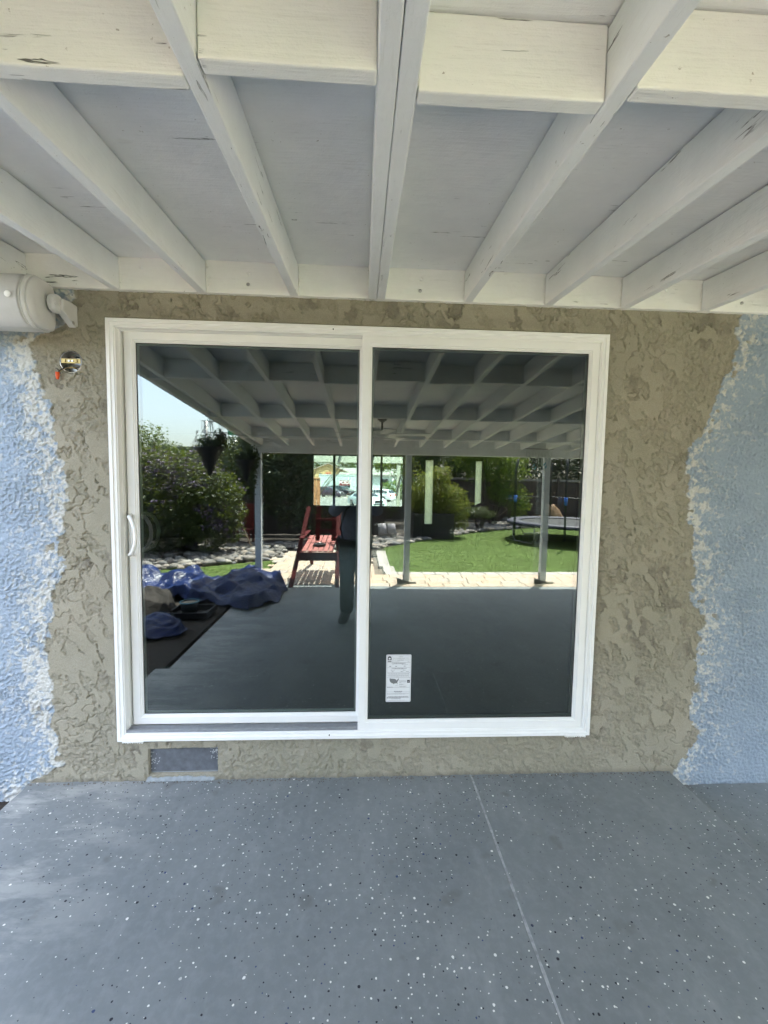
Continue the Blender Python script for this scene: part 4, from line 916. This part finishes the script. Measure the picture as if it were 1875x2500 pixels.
tree('backdrop_tree', 'olive green tree behind the fence left of the bright tree', (4.2, -17.5, -.1), [(4.0, -17.5, 3.2, 1.3, 1.2, 1.3), (5.2, -17.8, 3.6, 1.2, 1.2, 1.3), (3.3, -18.5, 4.2, 1.2, 1.2, 1.0), (5.0, -17.2, 2.1, 1.5, .9, 1.0)], 12000, .12, M_LEAF_PLAIN, .12, 'trees beyond the back fence')
for lab, bx, by, lobes, n in (
    ('broad olive tree against the sky at the far left', -11.5, -23, [(-11.2, -23, 2.9, 2.2, 1.6, 1.35), (-9.4, -23, 2.1, 1.4, 1.4, 1.2), (-13.5, -23, 3.3, 2.2, 1.8, 1.5)], 9000),
    ('feathery dark tree beneath the highway sign frame', -7.2, -26, [(-7.4, -26, 2.6, 1.3, 1.2, 1.2), (-6.2, -26, 3.3, .9, .9, 1.3), (-5.2, -26, 3.0, .9, .9, 1.2), (-4.2, -26, 3.3, 1.0, 1.0, 1.5), (-2.8, -26, 3.0, 1.2, 1.0, 1.4)], 9000)):
    tree('skyline_tree', lab, (bx, by, -.13), lobes, n, .16, M_LEAF_PLAIN if bx < -10 else M_LEAF_DARK, .14, 'trees on the left skyline')
tree('skyline_tree', 'dark tree standing behind the tall glossy shrub', (-.5, -13, -.13), [(-1.6, -13, 1.6, 1.2, .9, 1.4), (-.2, -13.2, 2.2, 1.3, 1.0, 1.6), (1.2, -13, 2.0, 1.1, 1.0, 1.5), (2.4, -13.6, 1.4, 1.0, .9, 1.1)], 9000, .12, M_LEAF_DARK, .12, 'trees on the left skyline')
# grey flat-roofed building beyond the hedge
bd = empty('neighbour_building', (-9.2, -28, -.13), 'low grey building just showing above the flowering hedge', 'building')
MB().box(-12, -6.2, -31, -28, -.13, 3.35).build('wall', plain('grey_siding', (.10, .10, .10), .8), bd); MB().box(-12.2, -6.0, -31.2, -27.8, 3.35, 3.55).build('roof', plain('grey_roof', (.16, .16, .17), .9), bd)
# highway sign frame
gn = empty('sign_gantry', (-20.4, -60, -.13), 'steel highway sign frame with a green sign above the trees', 'sign gantry')
MB().tube([(-20.4, -60, -.13), (-20.4, -60, 9.2)], .22, 10).build('column', M_STEEL, gn, smooth=True)
tb = MB()
for z in (7.65, 9.2):
    for y in (-60.4, -59.6): tb.bar((-20.9, y, z), (-9, y, z), .10, .10)
for k in range(10):
    x = -20.8+k*1.2
    for y in (-60.4, -59.6): tb.bar((x, y, 7.65), (x+1.2, y, 9.2) if k % 2 == 0 else (x, y, 9.2), .06, .06); tb.bar((x, y, 7.65), (x, y, 9.2), .06, .06)
tb.build('truss', M_STEEL, gn)
MB().box(-17.2, -12.5, -59.5, -59.42, 7.3, 8.6).build('sign_panel', plain('green_sign', (.02, .30, .16), .5), gn)
ct = MB()
for k in range(4): ct.bar((-21.2-.12*k, -59.4, 7.9), (-22.3+.3*k, -59.4, 5.5), .05, .05)
ct.build('catwalk', M_STEEL, gn)

# red plastic chair in the shade and a pole leaning by it
rc = empty('shaded_red_chair', (-1.58, -8.3, ZY), 'dull red chair in deep shade beside the flowering hedge', 'chair'); M_REDD = plain('dull_red', (.09, .010, .008), .7)
MB().box(-1.80, -1.40, -8.55, -8.50, .32, .90).build('backrest', M_REDD, rc, .02); MB().box(-1.80, -1.40, -8.50, -8.08, .28, .33).build('seat', M_REDD, rc, .01)
for x in (-1.79, -1.44):
    for y in (-8.5, -8.12): MB().box(x, x+.04, y, y+.04, ZY, .28).build('leg', M_REDD, rc)
pb = MB().tube([(-1.28, -7.8, ZY+.02), (-1.40, -7.55, .42), (-1.50, -7.35, .95)], .016, 8).build('leaning_pole', plain('pale_wood', (.34, .27, .20), .7)); tag(pb, 'pale wooden pole leaning against the flowering hedge', 'pole')
# back fence
fe = empty('back_fence', (6, -15.6, ZY), 'dark weathered board fence across the back of the yard', 'fence')
m = MB().box(-.069, .069, -.011, .011, 0, 1.66); bo = m.build('board', M_FENCE, fe, local=True); bo.location = (-4, 0, 0)
k = 1
while k*.142 < 14.5:
    o = obj_from('board', bo.data, fe, (-4+k*.142, random.uniform(-.004, .004), random.uniform(-.02, .015))); k += 1
MB().box(2, 16.5, -15.585, -15.545, 1.60, 1.69).build('top_rail', plain('pale_rail', (.22, .20, .18), .8), fe); MB().box(2, 16.5, -15.585, -15.545, .25, .34).build('lower_rail', M_FENCE, fe)
for x in (2, 4.4, 6.8, 9.2, 11.6, 14): MB().box(x, x+.09, -15.56, -15.47, ZY, 1.75).build('fence_post', M_FENCE, fe)
lf = empty('side_fence', (-1, -10.5, ZY), 'dark board fence in shade behind the hedge and shrubs', 'fence')
bo2 = MB().box(-.069, .069, -.011, .011, 0, 1.85).build('board', M_FENCE, lf, local=True); bo2.location = (-6, 0, 0)
for k in range(1, 63): obj_from('board', bo2.data, lf, (-6+k*.142, random.uniform(-.004, .004), random.uniform(-.02, .015)))
MB().box(-7, 2, -10.54, -10.51, 1.5, 1.6).build('fence_rail', M_FENCE, lf)
# neighbour's shed seen over the fence
sh = empty('neighbour_house', (4, -21, -.13), 'dark grey lap sided house wall rising over the fence', 'house')
MB().box(1.2, 4.75, -24, -21, -.13, 3.1).build('wall', plain('house_grey', (.05, .048, .046), .8), sh)
for k in range(20): MB().hexa([(1.18, -21.0, k*.155), (4.77, -21.0, k*.155), (4.77, -20.97, k*.155), (1.18, -20.97, k*.155), (1.18, -21.0, k*.155+.15), (4.77, -21.0, k*.155+.15), (4.77, -20.99, k*.155+.15), (1.18, -20.99, k*.155+.15)]).build('lap_board', bpy.data.materials['house_grey'], sh)
MB().prism([(.9, 3.1), (5.05, 3.1), (3.0, 4.3)], 'y', -24.3, -20.7).build('roof', bpy.data.materials['roof_shingle'], sh)

# trampoline
tp = empty('trampoline', (6.95, -9.62, ZY), 'round trampoline with dark padded rim standing on the lawn', 'trampoline')
cx, cy, R, zr = 6.95, -9.62, 1.66, .44
M_PAD = plain('dark_pad', (.035, .035, .055), .6, .3, 8, .2, 30); M_MATT = plain('jump_mat', (.012, .012, .014), .6); M_BLUEP = plain('blue_foam', (.03, .12, .42), .5)
N = 48
MB().lathe([(R-.34, zr+.005), (R-.30, zr+.03), (R-.05, zr+.045), (R+.02, zr+.02), (R+.03, zr-.05), (R-.01, zr-.06), (R-.02, zr-.01), (R-.30, zr-.005)], (cx, cy, 0), N, ring=True).build('rim_pad', M_PAD, tp, smooth=True)
MB().lathe([(.001, zr-.004), (R-.30, zr-.004), (R-.30, zr-.014), (.001, zr-.014)], (cx, cy, 0), N).build('jump_mat', M_MATT, tp)
for k in range(4):
    a = math.radians(45+90*k+28)
    for s_ in (-1, 1):
        pass
    b0, b1 = a-.27, a+.27; q = lambda an, r, z: (cx+r*math.cos(an), cy+r*math.sin(an), z)
    MB().tube([q(b0, R-.04, zr-.03), q(b0, R-.06, .08), q(b0+.05, R-.08, ZY+.02), q(a, R-.10, ZY+.02), q(b1-.05, R-.08, ZY+.02), q(b1, R-.06, .08), q(b1, R-.04, zr-.03)], .018, 8).build('leg', M_STEEL, tp, smooth=True)
for an in (170, 228, 275, 330, 20, 75, 120):
    a = math.radians(an); x, y = cx+(R+.03)*math.cos(a), cy+(R+.03)*math.sin(a)
    pp = MB().tube([(x, y, .1), (x, y, 1.9), (x-.06*math.cos(a), y-.06*math.sin(a), 2.15)], .03, 8).build('net_pole', M_BLACK, tp, smooth=True)
    if an in (170, 120): MB().tube([(x, y, 1.0), (x, y, 1.2)], .042, 10).build('foam_sleeve', M_BLUEP, pp, smooth=True)
MB().tube([(cx+(R+.03)*math.cos(a), cy+(R+.03)*math.sin(a), 1.08+.03*math.sin(3*a)) for a in [math.radians(170+10*k) for k in range(20)]], .010, 6).build('net_strap', M_BLACK, tp, smooth=True)
# covered pile, pots
pc = tarp('covered_pile', 'tan covered heap beside the fence beyond the trampoline', [(7.9, -14.9), (9.3, -14.9), (9.3, -14.0), (7.9, -14.0)], [(8.5, -14.45, .45, .35, .62)], tarp_mat('tan_cover', (.20, .12, .06), (.28, .17, .09), .6), 77, .4, .5, (60, 40), .2)
pc['category'] = 'heap'
for i, (x, lab) in enumerate(((1.80, 'left of two grey garden spotlights tilted among the rocks'), (2.06, 'right of two grey garden spotlights tilted among the rocks'))):
    e = empty('garden_pot', (x, -9.7, ZY), ['grey tilted garden pot among the rocks, the left of two', 'grey tilted garden pot among the rocks, the right of two'][i], 'pot', 'pots among the rocks')
    MB().lathe([(.07, ZY+.01), (.085, ZY+.03), (.10, ZY+.12), (.085, ZY+.13)], (x, -9.7, 0), 16).build('pot_foot', M_CONC, e, smooth=True)
    MB().tube([(x-.02, -9.7, ZY+.13), (x-.06, -9.72, .34)], [.13, .10], 14).build('pot_body', plain('pot_grey', (.36, .34, .36), .4) if 'pot_grey' not in bpy.data.materials else bpy.data.materials['pot_grey'], e, smooth=True)
# ================================================================== the person taking the photograph
pe = empty('person', (1.13, -2.62, ZY), 'person in dark navy jacket and dark trousers holding up a phone', 'person')
def skin(name, pts, edges, mat, parent, root, sub=2):
    names = list(pts); o_ = woff(parent); me = bpy.data.meshes.new(name)
    me.from_pydata([Vector(pts[n][0])-o_ for n in names], [(names.index(a), names.index(b)) for a, b in edges], [])
    me.materials.append(mat); o = bpy.data.objects.new(name, me); COL.objects.link(o); o.parent = parent
    md = o.modifiers.new('skin', 'SKIN'); md.use_smooth_shade = True
    for i, n in enumerate(names):
        r = pts[n][1]; sv = me.skin_vertices[0].data[i]; sv.radius = r if isinstance(r, tuple) else (r, r); sv.use_root = (n == root)
    m = o.modifiers.new('sub', 'SUBSURF'); m.levels = m.render_levels = sub
    return o
M_SKIN = plain('skin', (.42, .25, .18), .55, .08); M_NAVY = plain('navy_cloth', (.20, .21, .27), .85, .25, 20, .4, 60); M_TROU = plain('dark_trousers', (.022, .026, .026), .9, .25, 20, .4, 60); M_SHOE = plain('black_shoe', (.012, .012, .012), .5); M_HAIR = plain('dark_hair', (.02, .015, .012), .7)
px, py = 1.13, -2.66
B = {'pel': ((px, py, .86), (.15, .10)), 'sp': ((px, py, 1.08), (.135, .095)), 'ch': ((px, py, 1.28), (.155, .10)), 'nk': ((px, py+.01, 1.41), .055), 'hb': ((px, py+.03, 1.50), (.075, .085)), 'ht': ((px, py+.035, 1.61), (.07, .085)),
     'hl': ((px-.09, py, .80), .085), 'hr': ((px+.09, py, .80), .085), 'kl': ((px-.085, py+.02, .41), .058), 'kr': ((px+.085, py+.02, .41), .058), 'al': ((px-.09, py, .02), .03), 'ar': ((px+.09, py, .02), .03),
     'fl': ((px-.10, py+.10, -.045), (.02, .014)), 'fr': ((px+.11, py+.10, -.045), (.02, .014)),
     'sl': ((px-.17, py, 1.33), .058), 'sr': ((px+.17, py, 1.33), .058), 'el': ((px-.24, py+.12, 1.15), .043), 'er': ((px+.25, py+.14, 1.17), .043), 'wl': ((px-.02, py+.30, 1.42), .028), 'wr': ((px+.16, py+.30, 1.42), .028)}
E_ = [('pel', 'sp'), ('sp', 'ch'), ('ch', 'nk'), ('nk', 'hb'), ('hb', 'ht'), ('pel', 'hl'), ('pel', 'hr'), ('hl', 'kl'), ('hr', 'kr'), ('kl', 'al'), ('kr', 'ar'), ('al', 'fl'), ('ar', 'fr'), ('ch', 'sl'), ('ch', 'sr'), ('sl', 'el'), ('sr', 'er'), ('el', 'wl'), ('er', 'wr')]
for s_, wx, sg in (('l', px-.02, 1), ('r', px+.16, -1)):       # palms and five fingers round the phone's edges
    B['pm'+s_] = ((wx+.012*sg, py+.36, 1.475), (.033, .018)); E_.append(('w'+s_, 'pm'+s_))
    for k, (dx, L) in enumerate(((.000, .034), (.006, .042), (.010, .044), (.012, .036))):
        B[f'f{s_}{k}a'] = ((wx+sg*(.014+dx), py+.395, 1.475+.021*k), .0085); B[f'f{s_}{k}b'] = ((wx+sg*(.03+dx*.5), py+.425-L*.1, 1.478+.021*k), .0075)
        E_ += [('pm'+s_, f'f{s_}{k}a'), (f'f{s_}{k}a', f'f{s_}{k}b')]
    B['t'+s_+'a'] = ((wx+sg*.03, py+.37, 1.47), .010); B['t'+s_+'b'] = ((wx+sg*.055, py+.385, 1.50), .009); E_ += [('pm'+s_, 't'+s_+'a'), ('t'+s_+'a', 't'+s_+'b')]
skin('body', B, E_, M_SKIN, pe, 'pel', 2)
def grow(keys, g, extra={}): return {k: (B[k][0], tuple(np.array(B[k][1] if isinstance(B[k][1], tuple) else (B[k][1],)*2)+g)) for k in keys} | extra
J = grow(['pel', 'sp', 'ch', 'sl', 'sr', 'el', 'er'], .03); J['hem'] = ((px, py, .80), (.18, .13)); J['wl2'] = ((px-.06, py+.26, 1.36), (.045, .045)); J['wr2'] = ((px+.19, py+.26, 1.36), (.045, .045)); J['col'] = ((px, py, 1.38), (.07, .065))
skin('jacket', J, [('pel', 'hem'), ('pel', 'sp'), ('sp', 'ch'), ('ch', 'col'), ('ch', 'sl'), ('ch', 'sr'), ('sl', 'el'), ('sr', 'er'), ('el', 'wl2'), ('er', 'wr2')], M_NAVY, pe, 'pel')
T = grow(['pel', 'hl', 'hr', 'kl', 'kr'], .03); T['al'] = ((px-.09, py, -.01), (.082, .085)); T['ar'] = ((px+.09, py, -.01), (.082, .085))
skin('trousers', T, [('pel', 'hl'), ('pel', 'hr'), ('hl', 'kl'), ('hr', 'kr'), ('kl', 'al'), ('kr', 'ar')], M_TROU, pe, 'pel')
for sx in (-1, 1):
    x = px+.092*sx
    loft(MB(), [[(x+sx*.012*k+a*w_, py-.07+.24*k/4, ZY+.001+b*h_) for a, b in ((-1, 0), (1, 0), (1, .5), (.6, 1), (-.6, 1), (-1, .5))] for k, (w_, h_) in enumerate(((.05, .13), (.056, .16), (.058, .13), (.060, .09), (.045, .06)))]).build('shoe', M_SHOE, pe, smooth=True, sub=1)
skin('hair', {'a': ((px, py, 1.56), (.078, .07)), 'b': ((px, py+.015, 1.63), (.075, .085)), 'c': ((px, py+.03, 1.675), (.05, .06))}, [('a', 'b'), ('b', 'c')], M_HAIR, pe, 'b')
fc = MB()
for sx in (-.03, .03): fc.lathe([(.001, -.008), (.009, -.004), (.011, 0), (.009, .004), (.001, .008)], (px+sx, py+.118, 1.555), 8, 'y')
fc.build('eye', M_BLACK, pe, smooth=True)
MB().tube([(px, py+.115, 1.555), (px, py+.135, 1.52), (px, py+.12, 1.51)], [.006, .013, .009], 8).build('nose', M_SKIN, pe, smooth=True)
MB().box(px-.024, px+.024, py+.105, py+.113, 1.478, 1.486).build('mouth', plain('lips', (.30, .12, .10), .5), pe, .003)
for sx in (-1, 1): MB().lathe([(.004, -.01), (.026, -.004), (.028, .004), (.006, .01)], (px+sx*.078, py+.03, 1.54), 10, 'x').build('ear', M_SKIN, pe, smooth=True)
ph = empty('phone', (1.2, -2.215, 1.46), 'dark mobile phone held upright by the person', 'phone')
MB().prism(rrect(1.162, 1.236, 1.405, 1.555, .010), 'y', -2.222, -2.214).build('case', M_BLACK, ph, .001)
MB().prism(rrect(1.188, 1.216, 1.512, 1.547, .006), 'y', -2.2138, -2.2115).build('camera_bump', M_STEEL, ph)
bg_ = empty('shoulder_bag', (px-.13, py+.15, .62), "black bag hanging at the person's hip", 'bag')
MB().prism(rrect(px-.17, px-.045, .66, .86, .02), 'y', py+.13, py+.19).build('pouch', M_BLACK, bg_, .008)
MB().tube([(px-.12, py+.155, .85), (px-.16, py+.13, 1.0), (px-.10, py+.14, 1.2), (px+.06, py+.10, 1.36)], .010, 6).build('strap', M_BLACK, bg_)

# ================================================================== inside the house
ac = empty('armchair', (4.0, 6.9, .15), 'dark armchair in the room in front of the right sidelight', 'armchair')
M_UPH = plain('dark_upholstery', (.02, .018, .016), .9)
MB().prism([(3.62, .55), (4.38, .55), (4.38, .95), (4.25, 1.03), (3.80, 1.06), (3.62, .98)], 'y', 7.2, 7.4).build('backrest', M_UPH, ac, .03)
MB().box(3.62, 4.38, 6.6, 7.2, .40, .58).build('seat', M_UPH, ac, .03)
for x in (3.5, 4.38): MB().box(x, x+.12, 6.6, 7.4, .30, .75).build('arm', M_UPH, ac, .03)
for x in (3.55, 4.4):
    for y in (6.65, 7.3): MB().box(x, x+.05, y, y+.05, .15, .30).build('leg', M_UPH, ac)

# ================================================================== the street seen through the house
ZS = -1.105
def car(name, label, loc, heading, paint, body='sedan'):
    """built along +x (nose), then turned"""
    e = empty(name, loc, label, 'car', 'cars parked in the street', heading)
    L, Wd, Ht = {'sedan': (4.9, 1.86, 1.45), 'hatch': (4.4, 1.82, 1.55), 'suv': (4.7, 1.9, 1.72)}[body]; w2 = Wd/2
    if body == 'sedan': top = [(-2.45, .70), (-2.35, .98), (-1.75, 1.05), (-1.05, 1.40), (-.3, 1.45), (.35, 1.40), (1.15, 1.02), (2.0, .88), (2.38, .70), (2.45, .50)]
    elif body == 'hatch': top = [(-2.2, .70), (-2.15, 1.05), (-1.75, 1.42), (-.9, 1.55), (-.1, 1.55), (.45, 1.45), (1.2, 1.05), (1.8, .92), (2.15, .72), (2.2, .50)]
    else: top = [(-2.35, .75), (-2.32, 1.15), (-2.1, 1.62), (-1.0, 1.72), (-.1, 1.71), (.4, 1.62), (1.0, 1.15), (1.9, 1.02), (2.3, .85), (2.35, .55)]
    belt = 1.0 if body == 'sedan' else 1.05
    secs = []
    for x, zt in top:
        taper = 1-.10*(abs(x)/(L/2))**4
        zb = .26; zm = min(belt, zt-.02); cab = max(0, zt-belt)
        wt = w2*taper*(1-.55*min(cab, .5)) if cab > 0 else w2*taper*.94
        secs.append([(x, -w2*taper*.95, zb), (x, -w2*taper, .5), (x, -w2*taper*.98, zm), (x, -wt, zt-.04), (x, -wt*.8, zt), (x, wt*.8, zt), (x, wt, zt-.04), (x, w2*taper*.98, zm), (x, w2*taper, .5), (x, w2*taper*.95, zb)])
    bo = loft(MB(), secs).build('body', paint, e, smooth=True, local=True)
    m = bo.modifiers.new('e', 'EDGE_SPLIT'); m.split_angle = .7
    # glazing, set just outside the cabin skin
    cabx = [(x, zt) for x, zt in top if zt > belt+.15]
    gl = MB()
    for s_ in (-1, 1):
        def side(x, k):
            zt = np.interp(x, [p[0] for p in top], [p[1] for p in top]); cab = max(zt-belt, .001); wt = w2*(1-.55*min(cab, .5)); z = belt+.03+(zt-.10-belt-.03)*k
            f = (z-belt)/max(zt-.04-belt, .01); return (x, s_*(w2*.985*(1-f)+wt*f+.012), z)
        xs_ = np.linspace(cabx[0][0]-.05, cabx[-1][0]+.1, 7)
        for a, b in zip(xs_[:-1], xs_[1:]): gl.add([side(a, 0), side(b-.03, 0), side(b-.03, 1), side(a, 1)], [(0, 1, 2, 3)])
    gl.build('side_window', M_CARGLASS, e, local=True)
    i0 = max(i for i, (x, z) in enumerate(top) if z > belt+.3); (xa, za), (xb, zb_) = top[i0], top[i0+1]
    for (xa, za), (xb, zb_), nm in ((top[i0], top[i0+1], 'windscreen'), (top[min(i for i, (x, z) in enumerate(top) if z > belt+.3)], top[min(i for i, (x, z) in enumerate(top) if z > belt+.3)-1], 'rear_window')):
        d = .02 if xb > xa else -.02; f = lambda k, wd: [(xa+(xb-xa)*k+d, -wd, za+(zb_-za)*k+.02), (xa+(xb-xa)*k+d, wd, za+(zb_-za)*k+.02)]
        p = f(.08, w2*.66)+f(.92, w2*.84)[::-1]; MB().add(p, [(0, 1, 2, 3)]).build(nm, M_CARGLASS, e, local=True)
    for x in (-L*.29, L*.305):
        for s_ in (-1, 1):
            wh = MB().lathe([(.20, -.11), (.33, -.10), (.345, -.05), (.345, .05), (.33, .10), (.20, .11)], (x, s_*(w2-.10), .345), 20, 'y').build('wheel', M_BLACK, e, local=True)
            ri = MB().lathe([(.21, 0), (.20, .012), (.05, .02), (.001, .02)], (x, s_*(w2+.012)-.01, .345), 16, 'y')
            for k in range(5): a = 2*math.pi*k/5; ri.bar((x, s_*(w2+.03), .345), (x+.2*math.cos(a), s_*(w2+.03), .345+.2*math.sin(a)), .05, .02, (0, 1, 0))
            ri.build('rim', M_STEEL, wh, local=True)
    nx = top[-1][0]
    MB().prism(rrect(-.42, .42, .52, .74, .08), 'x', nx-.02, nx+.03).build('grille', M_BLACK, e, local=True)
    MB().box(nx-.02, nx+.028, -.6, .6, .34, .44).build('air_intake', M_BLACK, e, local=True)
    for s_ in (-1, 1):
        MB().hexa([(nx-.30, s_*.86, .66), (nx+.01, s_*.52, .62), (nx+.01, s_*.52, .74), (nx-.30, s_*.86, .78), (nx-.34, s_*.80, .66), (nx-.05, s_*.46, .62), (nx-.05, s_*.46, .76), (nx-.34, s_*.80, .80)]).build('headlight', plain('lamp_glass', (.75, .78, .78), .1) if 'lamp_glass' not in bpy.data.materials else bpy.data.materials['lamp_glass'], e, local=True)
        MB().box(-nx-.02, -nx+.10, s_*.62-.18, s_*.62+.18, .74, .90).build('tail_light', plain('tail_red', (.45, .01, .015), .2) if 'tail_red' not in bpy.data.materials else bpy.data.materials['tail_red'], e, local=True)
        MB().box(.75, .92, s_*(w2+.02)-.07, s_*(w2+.02)+.07, 1.0, 1.13).build('mirror', paint, e, .03, local=True)
    return e
def carpaint(name, col):
    t = NT(name); t.base((*col, 1)).rough(.25).spec(.6); t.p.inputs['Coat Weight'].default_value = .6; t.p.inputs['Coat Roughness'].default_value = .05; return t.m
P_W = carpaint('white_paint_car', (.52, .60, .60)); P_P = carpaint('plum_paint', (.030, .012, .028)); P_K = carpaint('black_paint', (.012, .012, .014)); P_W2 = carpaint('silver_white_paint', (.55, .58, .58))
car('parked_car', 'white sedan facing the house across the driveway mouth', (1.65, 40.6, ZS), math.radians(-62), P_W, 'sedan')
car('parked_car', 'dark plum hatchback beside the white storage container', (-3.7, 63.2, ZS), math.radians(-22), P_P, 'hatch')
car('parked_car', 'black truck nose showing behind the plum hatchback', (-2.0, 66.3, ZS), math.radians(-40), P_K, 'suv')
car('parked_car', 'silver white car with red tail lights behind the white sedan', (3.1, 52.5, ZS), math.radians(150), P_W2, 'hatch')
# storage container with its sign
pc = empty('storage_container', (-2.4, 69, ZS), 'pale green white storage container with a dark red sign', 'container')
M_POD = plain('container_white', (.42, .50, .49), .6, .04)
MB().box(-5.6, .4, 68.0, 70.5, ZS+.12, 2.25).build('shell', M_POD, pc)
for k in range(13): MB().box(-5.58+k*.49, -5.52+k*.49, 67.96, 67.998, ZS+.2, 2.2).build('rib', M_POD, pc)
MB().box(-5.62, .42, 67.95, 67.999, 2.15, 2.30).build('top_rail', M_POD, pc); MB().box(-5.62, .42, 67.95, 67.999, ZS+.08, ZS+.2).build('bottom_rail', M_POD, pc)
sg = MB().box(-2.42, -.58, 67.90, 67.94, .60, 1.38).build('sign_board', plain('dark_red_sign', (.16, .012, .022), .5), pc)
def text(s_, x, y, z, size, mat, parent, nm):
    cu = bpy.data.curves.new(nm, 'FONT'); cu.body = s_; cu.size = size; cu.align_x = 'CENTER'; cu.align_y = 'CENTER'; cu.extrude = .004; cu.offset = size*.018
    o = bpy.data.objects.new(nm, cu); COL.objects.link(o); dg = bpy.context.evaluated_depsgraph_get(); me = bpy.data.meshes.new_from_object(o.evaluated_get(dg)); bpy.data.objects.remove(o)
    me.transform(Matrix.Rotation(math.pi/2, 4, 'X')); me.materials.append(mat); q = obj_from(nm, me, parent); q.location = Vector((x, y, z))-woff(parent); return q
M_SIGNW = plain('sign_white', (.85, .85, .83), .5)
text('PODS', -1.5, 67.893, 1.03, .74, M_SIGNW, sg, 'lettering'); text('Moving & Storage', -1.5, 67.94, .43, .24, M_BLACK, pc, 'lettering')
MB().box(-1.55, -.35, 67.93, 67.955, -.55, .12).build('notice_board', plain('notice_grey', (.30, .32, .32), .6), pc)
# tan house across the street
th = empty('tan_house', (-4.8, 79, ZS), 'tan gabled house across the street', 'house')
M_TAN = plain('tan_wall', (.46, .34, .17), .85, .05, 2); M_RTAN = plain('tan_roof', (.30, .26, .22), .9, .15, 6)
MB().prism([(-8.6, ZS), (-1.2, ZS), (-1.2, 2.7), (-4.85, 4.25), (-8.6, 2.7)], 'y', 77, 86).build('wall', M_TAN, th)
for sgn in (-1, 1): MB().hexa([(-4.85, 76.6, 4.30), (-4.85+sgn*4.2, 76.6, 2.50), (-4.85+sgn*4.2, 86.4, 2.50), (-4.85, 86.4, 4.30), (-4.85, 76.6, 4.45), (-4.85+sgn*4.2, 76.6, 2.65), (-4.85+sgn*4.2, 86.4, 2.65), (-4.85, 86.4, 4.45)]).build('roof', M_RTAN, th)
wn = MB().box(-6.5, -6.02, 76.96, 77.05, 1.9, 2.55).build('window', M_CARGLASS, th); MB().box(-6.56, -5.96, 76.93, 76.98, 1.84, 1.9).build('sill', M_SIGNW, wn)
gh = empty('grey_roof_house', (3, 80, ZS), 'low pale house with a grey roof behind the container', 'house')
MB().box(-2.2, 9.5, 76, 84, ZS, 2.5).build('wall', M_POD, gh)
MB().prism([(75.4, 2.45), (80, 3.7), (84.6, 2.45), (84.6, 2.3), (75.4, 2.3)], 'x', -2.9, 10.2).build('roof', plain('grey_shingle', (.20, .20, .18), .9, .15), gh)
for x in (1.2, 4.6): w_ = MB().box(x, x+1.3, 75.95, 76.02, .4, 1.7).build('window', M_CARGLASS, gh); MB().box(x-.06, x+1.36, 75.92, 75.96, .32, .4).build('sill', M_SIGNW, w_)
shrub('bougainvillea', 'pink red flowering bush in front of the tan house', (-4.6, 74, ZS), [(-4.6, 74, 1.9, .75, .6, .8), (-4.2, 74, 1.5, .6, .6, .7), (-5.1, 74, 1.2, .5, .5, .7)], 2600, .16, M_LEAF_PINK, 'bush', tops=5, r0=.06)
tree('street_tree', 'leafy tree hanging over the street on the right', (4.6, 24, -.7), [(3.4, 24, 2.9, 1.1, 1.0, .9), (2.6, 24, 3.6, 1.2, 1.0, .8), (4.2, 24, 2.3, 1.0, 1.0, .9), (4.4, 24.5, 3.8, 1.5, 1.2, 1.0), (2.4, 24, 2.45, .6, .6, .45)], 7000, .17, M_LEAF_BRT, .04, 'trees along the street', 3, .25)
tree('street_tree', 'tree branch hanging above the storage container', (-3.0, 30, -.95), [(-.4, 30, 3.9, 1.2, .9, .6), (.8, 30, 3.6, 1.1, .9, .55), (-1.8, 30, 4.4, 1.3, 1.0, .7), (.5, 30, 3.1, .7, .6, .4)], 5000, .17, M_LEAF_BRT, .04, 'trees along the street', 3, .2)
tree('street_tree', 'pale tree at the upper left of the front window', (-3.8, 34, -1.1), [(-1.6, 34, 4.2, .9, .9, .8), (-2.2, 34, 3.6, .8, .8, .6), (-2.8, 34, 4.8, 1.2, 1.0, .9)], 4500, .18, M_LEAF_BRT, .04, 'trees along the street', 3, .25)
shrub('street_hedge', 'clipped hedge behind the parked cars at the right', (6.2, 57, ZS), [(5.0, 57, -.5, 1.0, .7, .7), (6.3, 57, -.4, 1.1, .7, .8), (7.6, 57, -.4, 1.1, .7, .8)], 4000, .12, M_LEAF_PLAIN, 'hedge', tops=6, r0=.04)
shrub('lime_shrub', 'bright lime shrub beyond the clipped street hedge', (5.2, 62, ZS), [(4.8, 62, .3, .9, .7, .9), (6.0, 62, .5, 1.0, .7, 1.0), (7.2, 62, .3, .9, .7, 1.0)], 4000, .14, M_LEAF_BRT, 'shrub', tops=6, r0=.05)
tree('street_tree', 'dark full tree behind the houses across the street', (6, 92, ZS), [(5, 92, 5, 4, 3, 3.2), (10, 92, 5.5, 4, 3, 3.5), (0, 94, 5.2, 3.5, 3, 2.5), (-9, 95, 6, 4.5, 3, 3.5)], 7000, .45, M_LEAF_PLAIN, .3, 'trees along the street', shell=.4)
ff = empty('front_fence', (-.6, 14, -.35), 'short redwood board fence outside the front window', 'fence')
for k in range(7): MB().box(-1.20+k*.125, -1.085+k*.125, 13.98, 14.0, -.32, 1.54).build('board', M_REDWOOD, ff, .003)
MB().box(-1.22, -.32, 13.955, 14.03, 1.545, 1.585).build('cap_rail', M_REDWOOD, ff, .003)
MB().box(-.42, -.33, 14.002, 14.09, -.32, 1.54).build('fence_post', M_REDWOOD, ff)
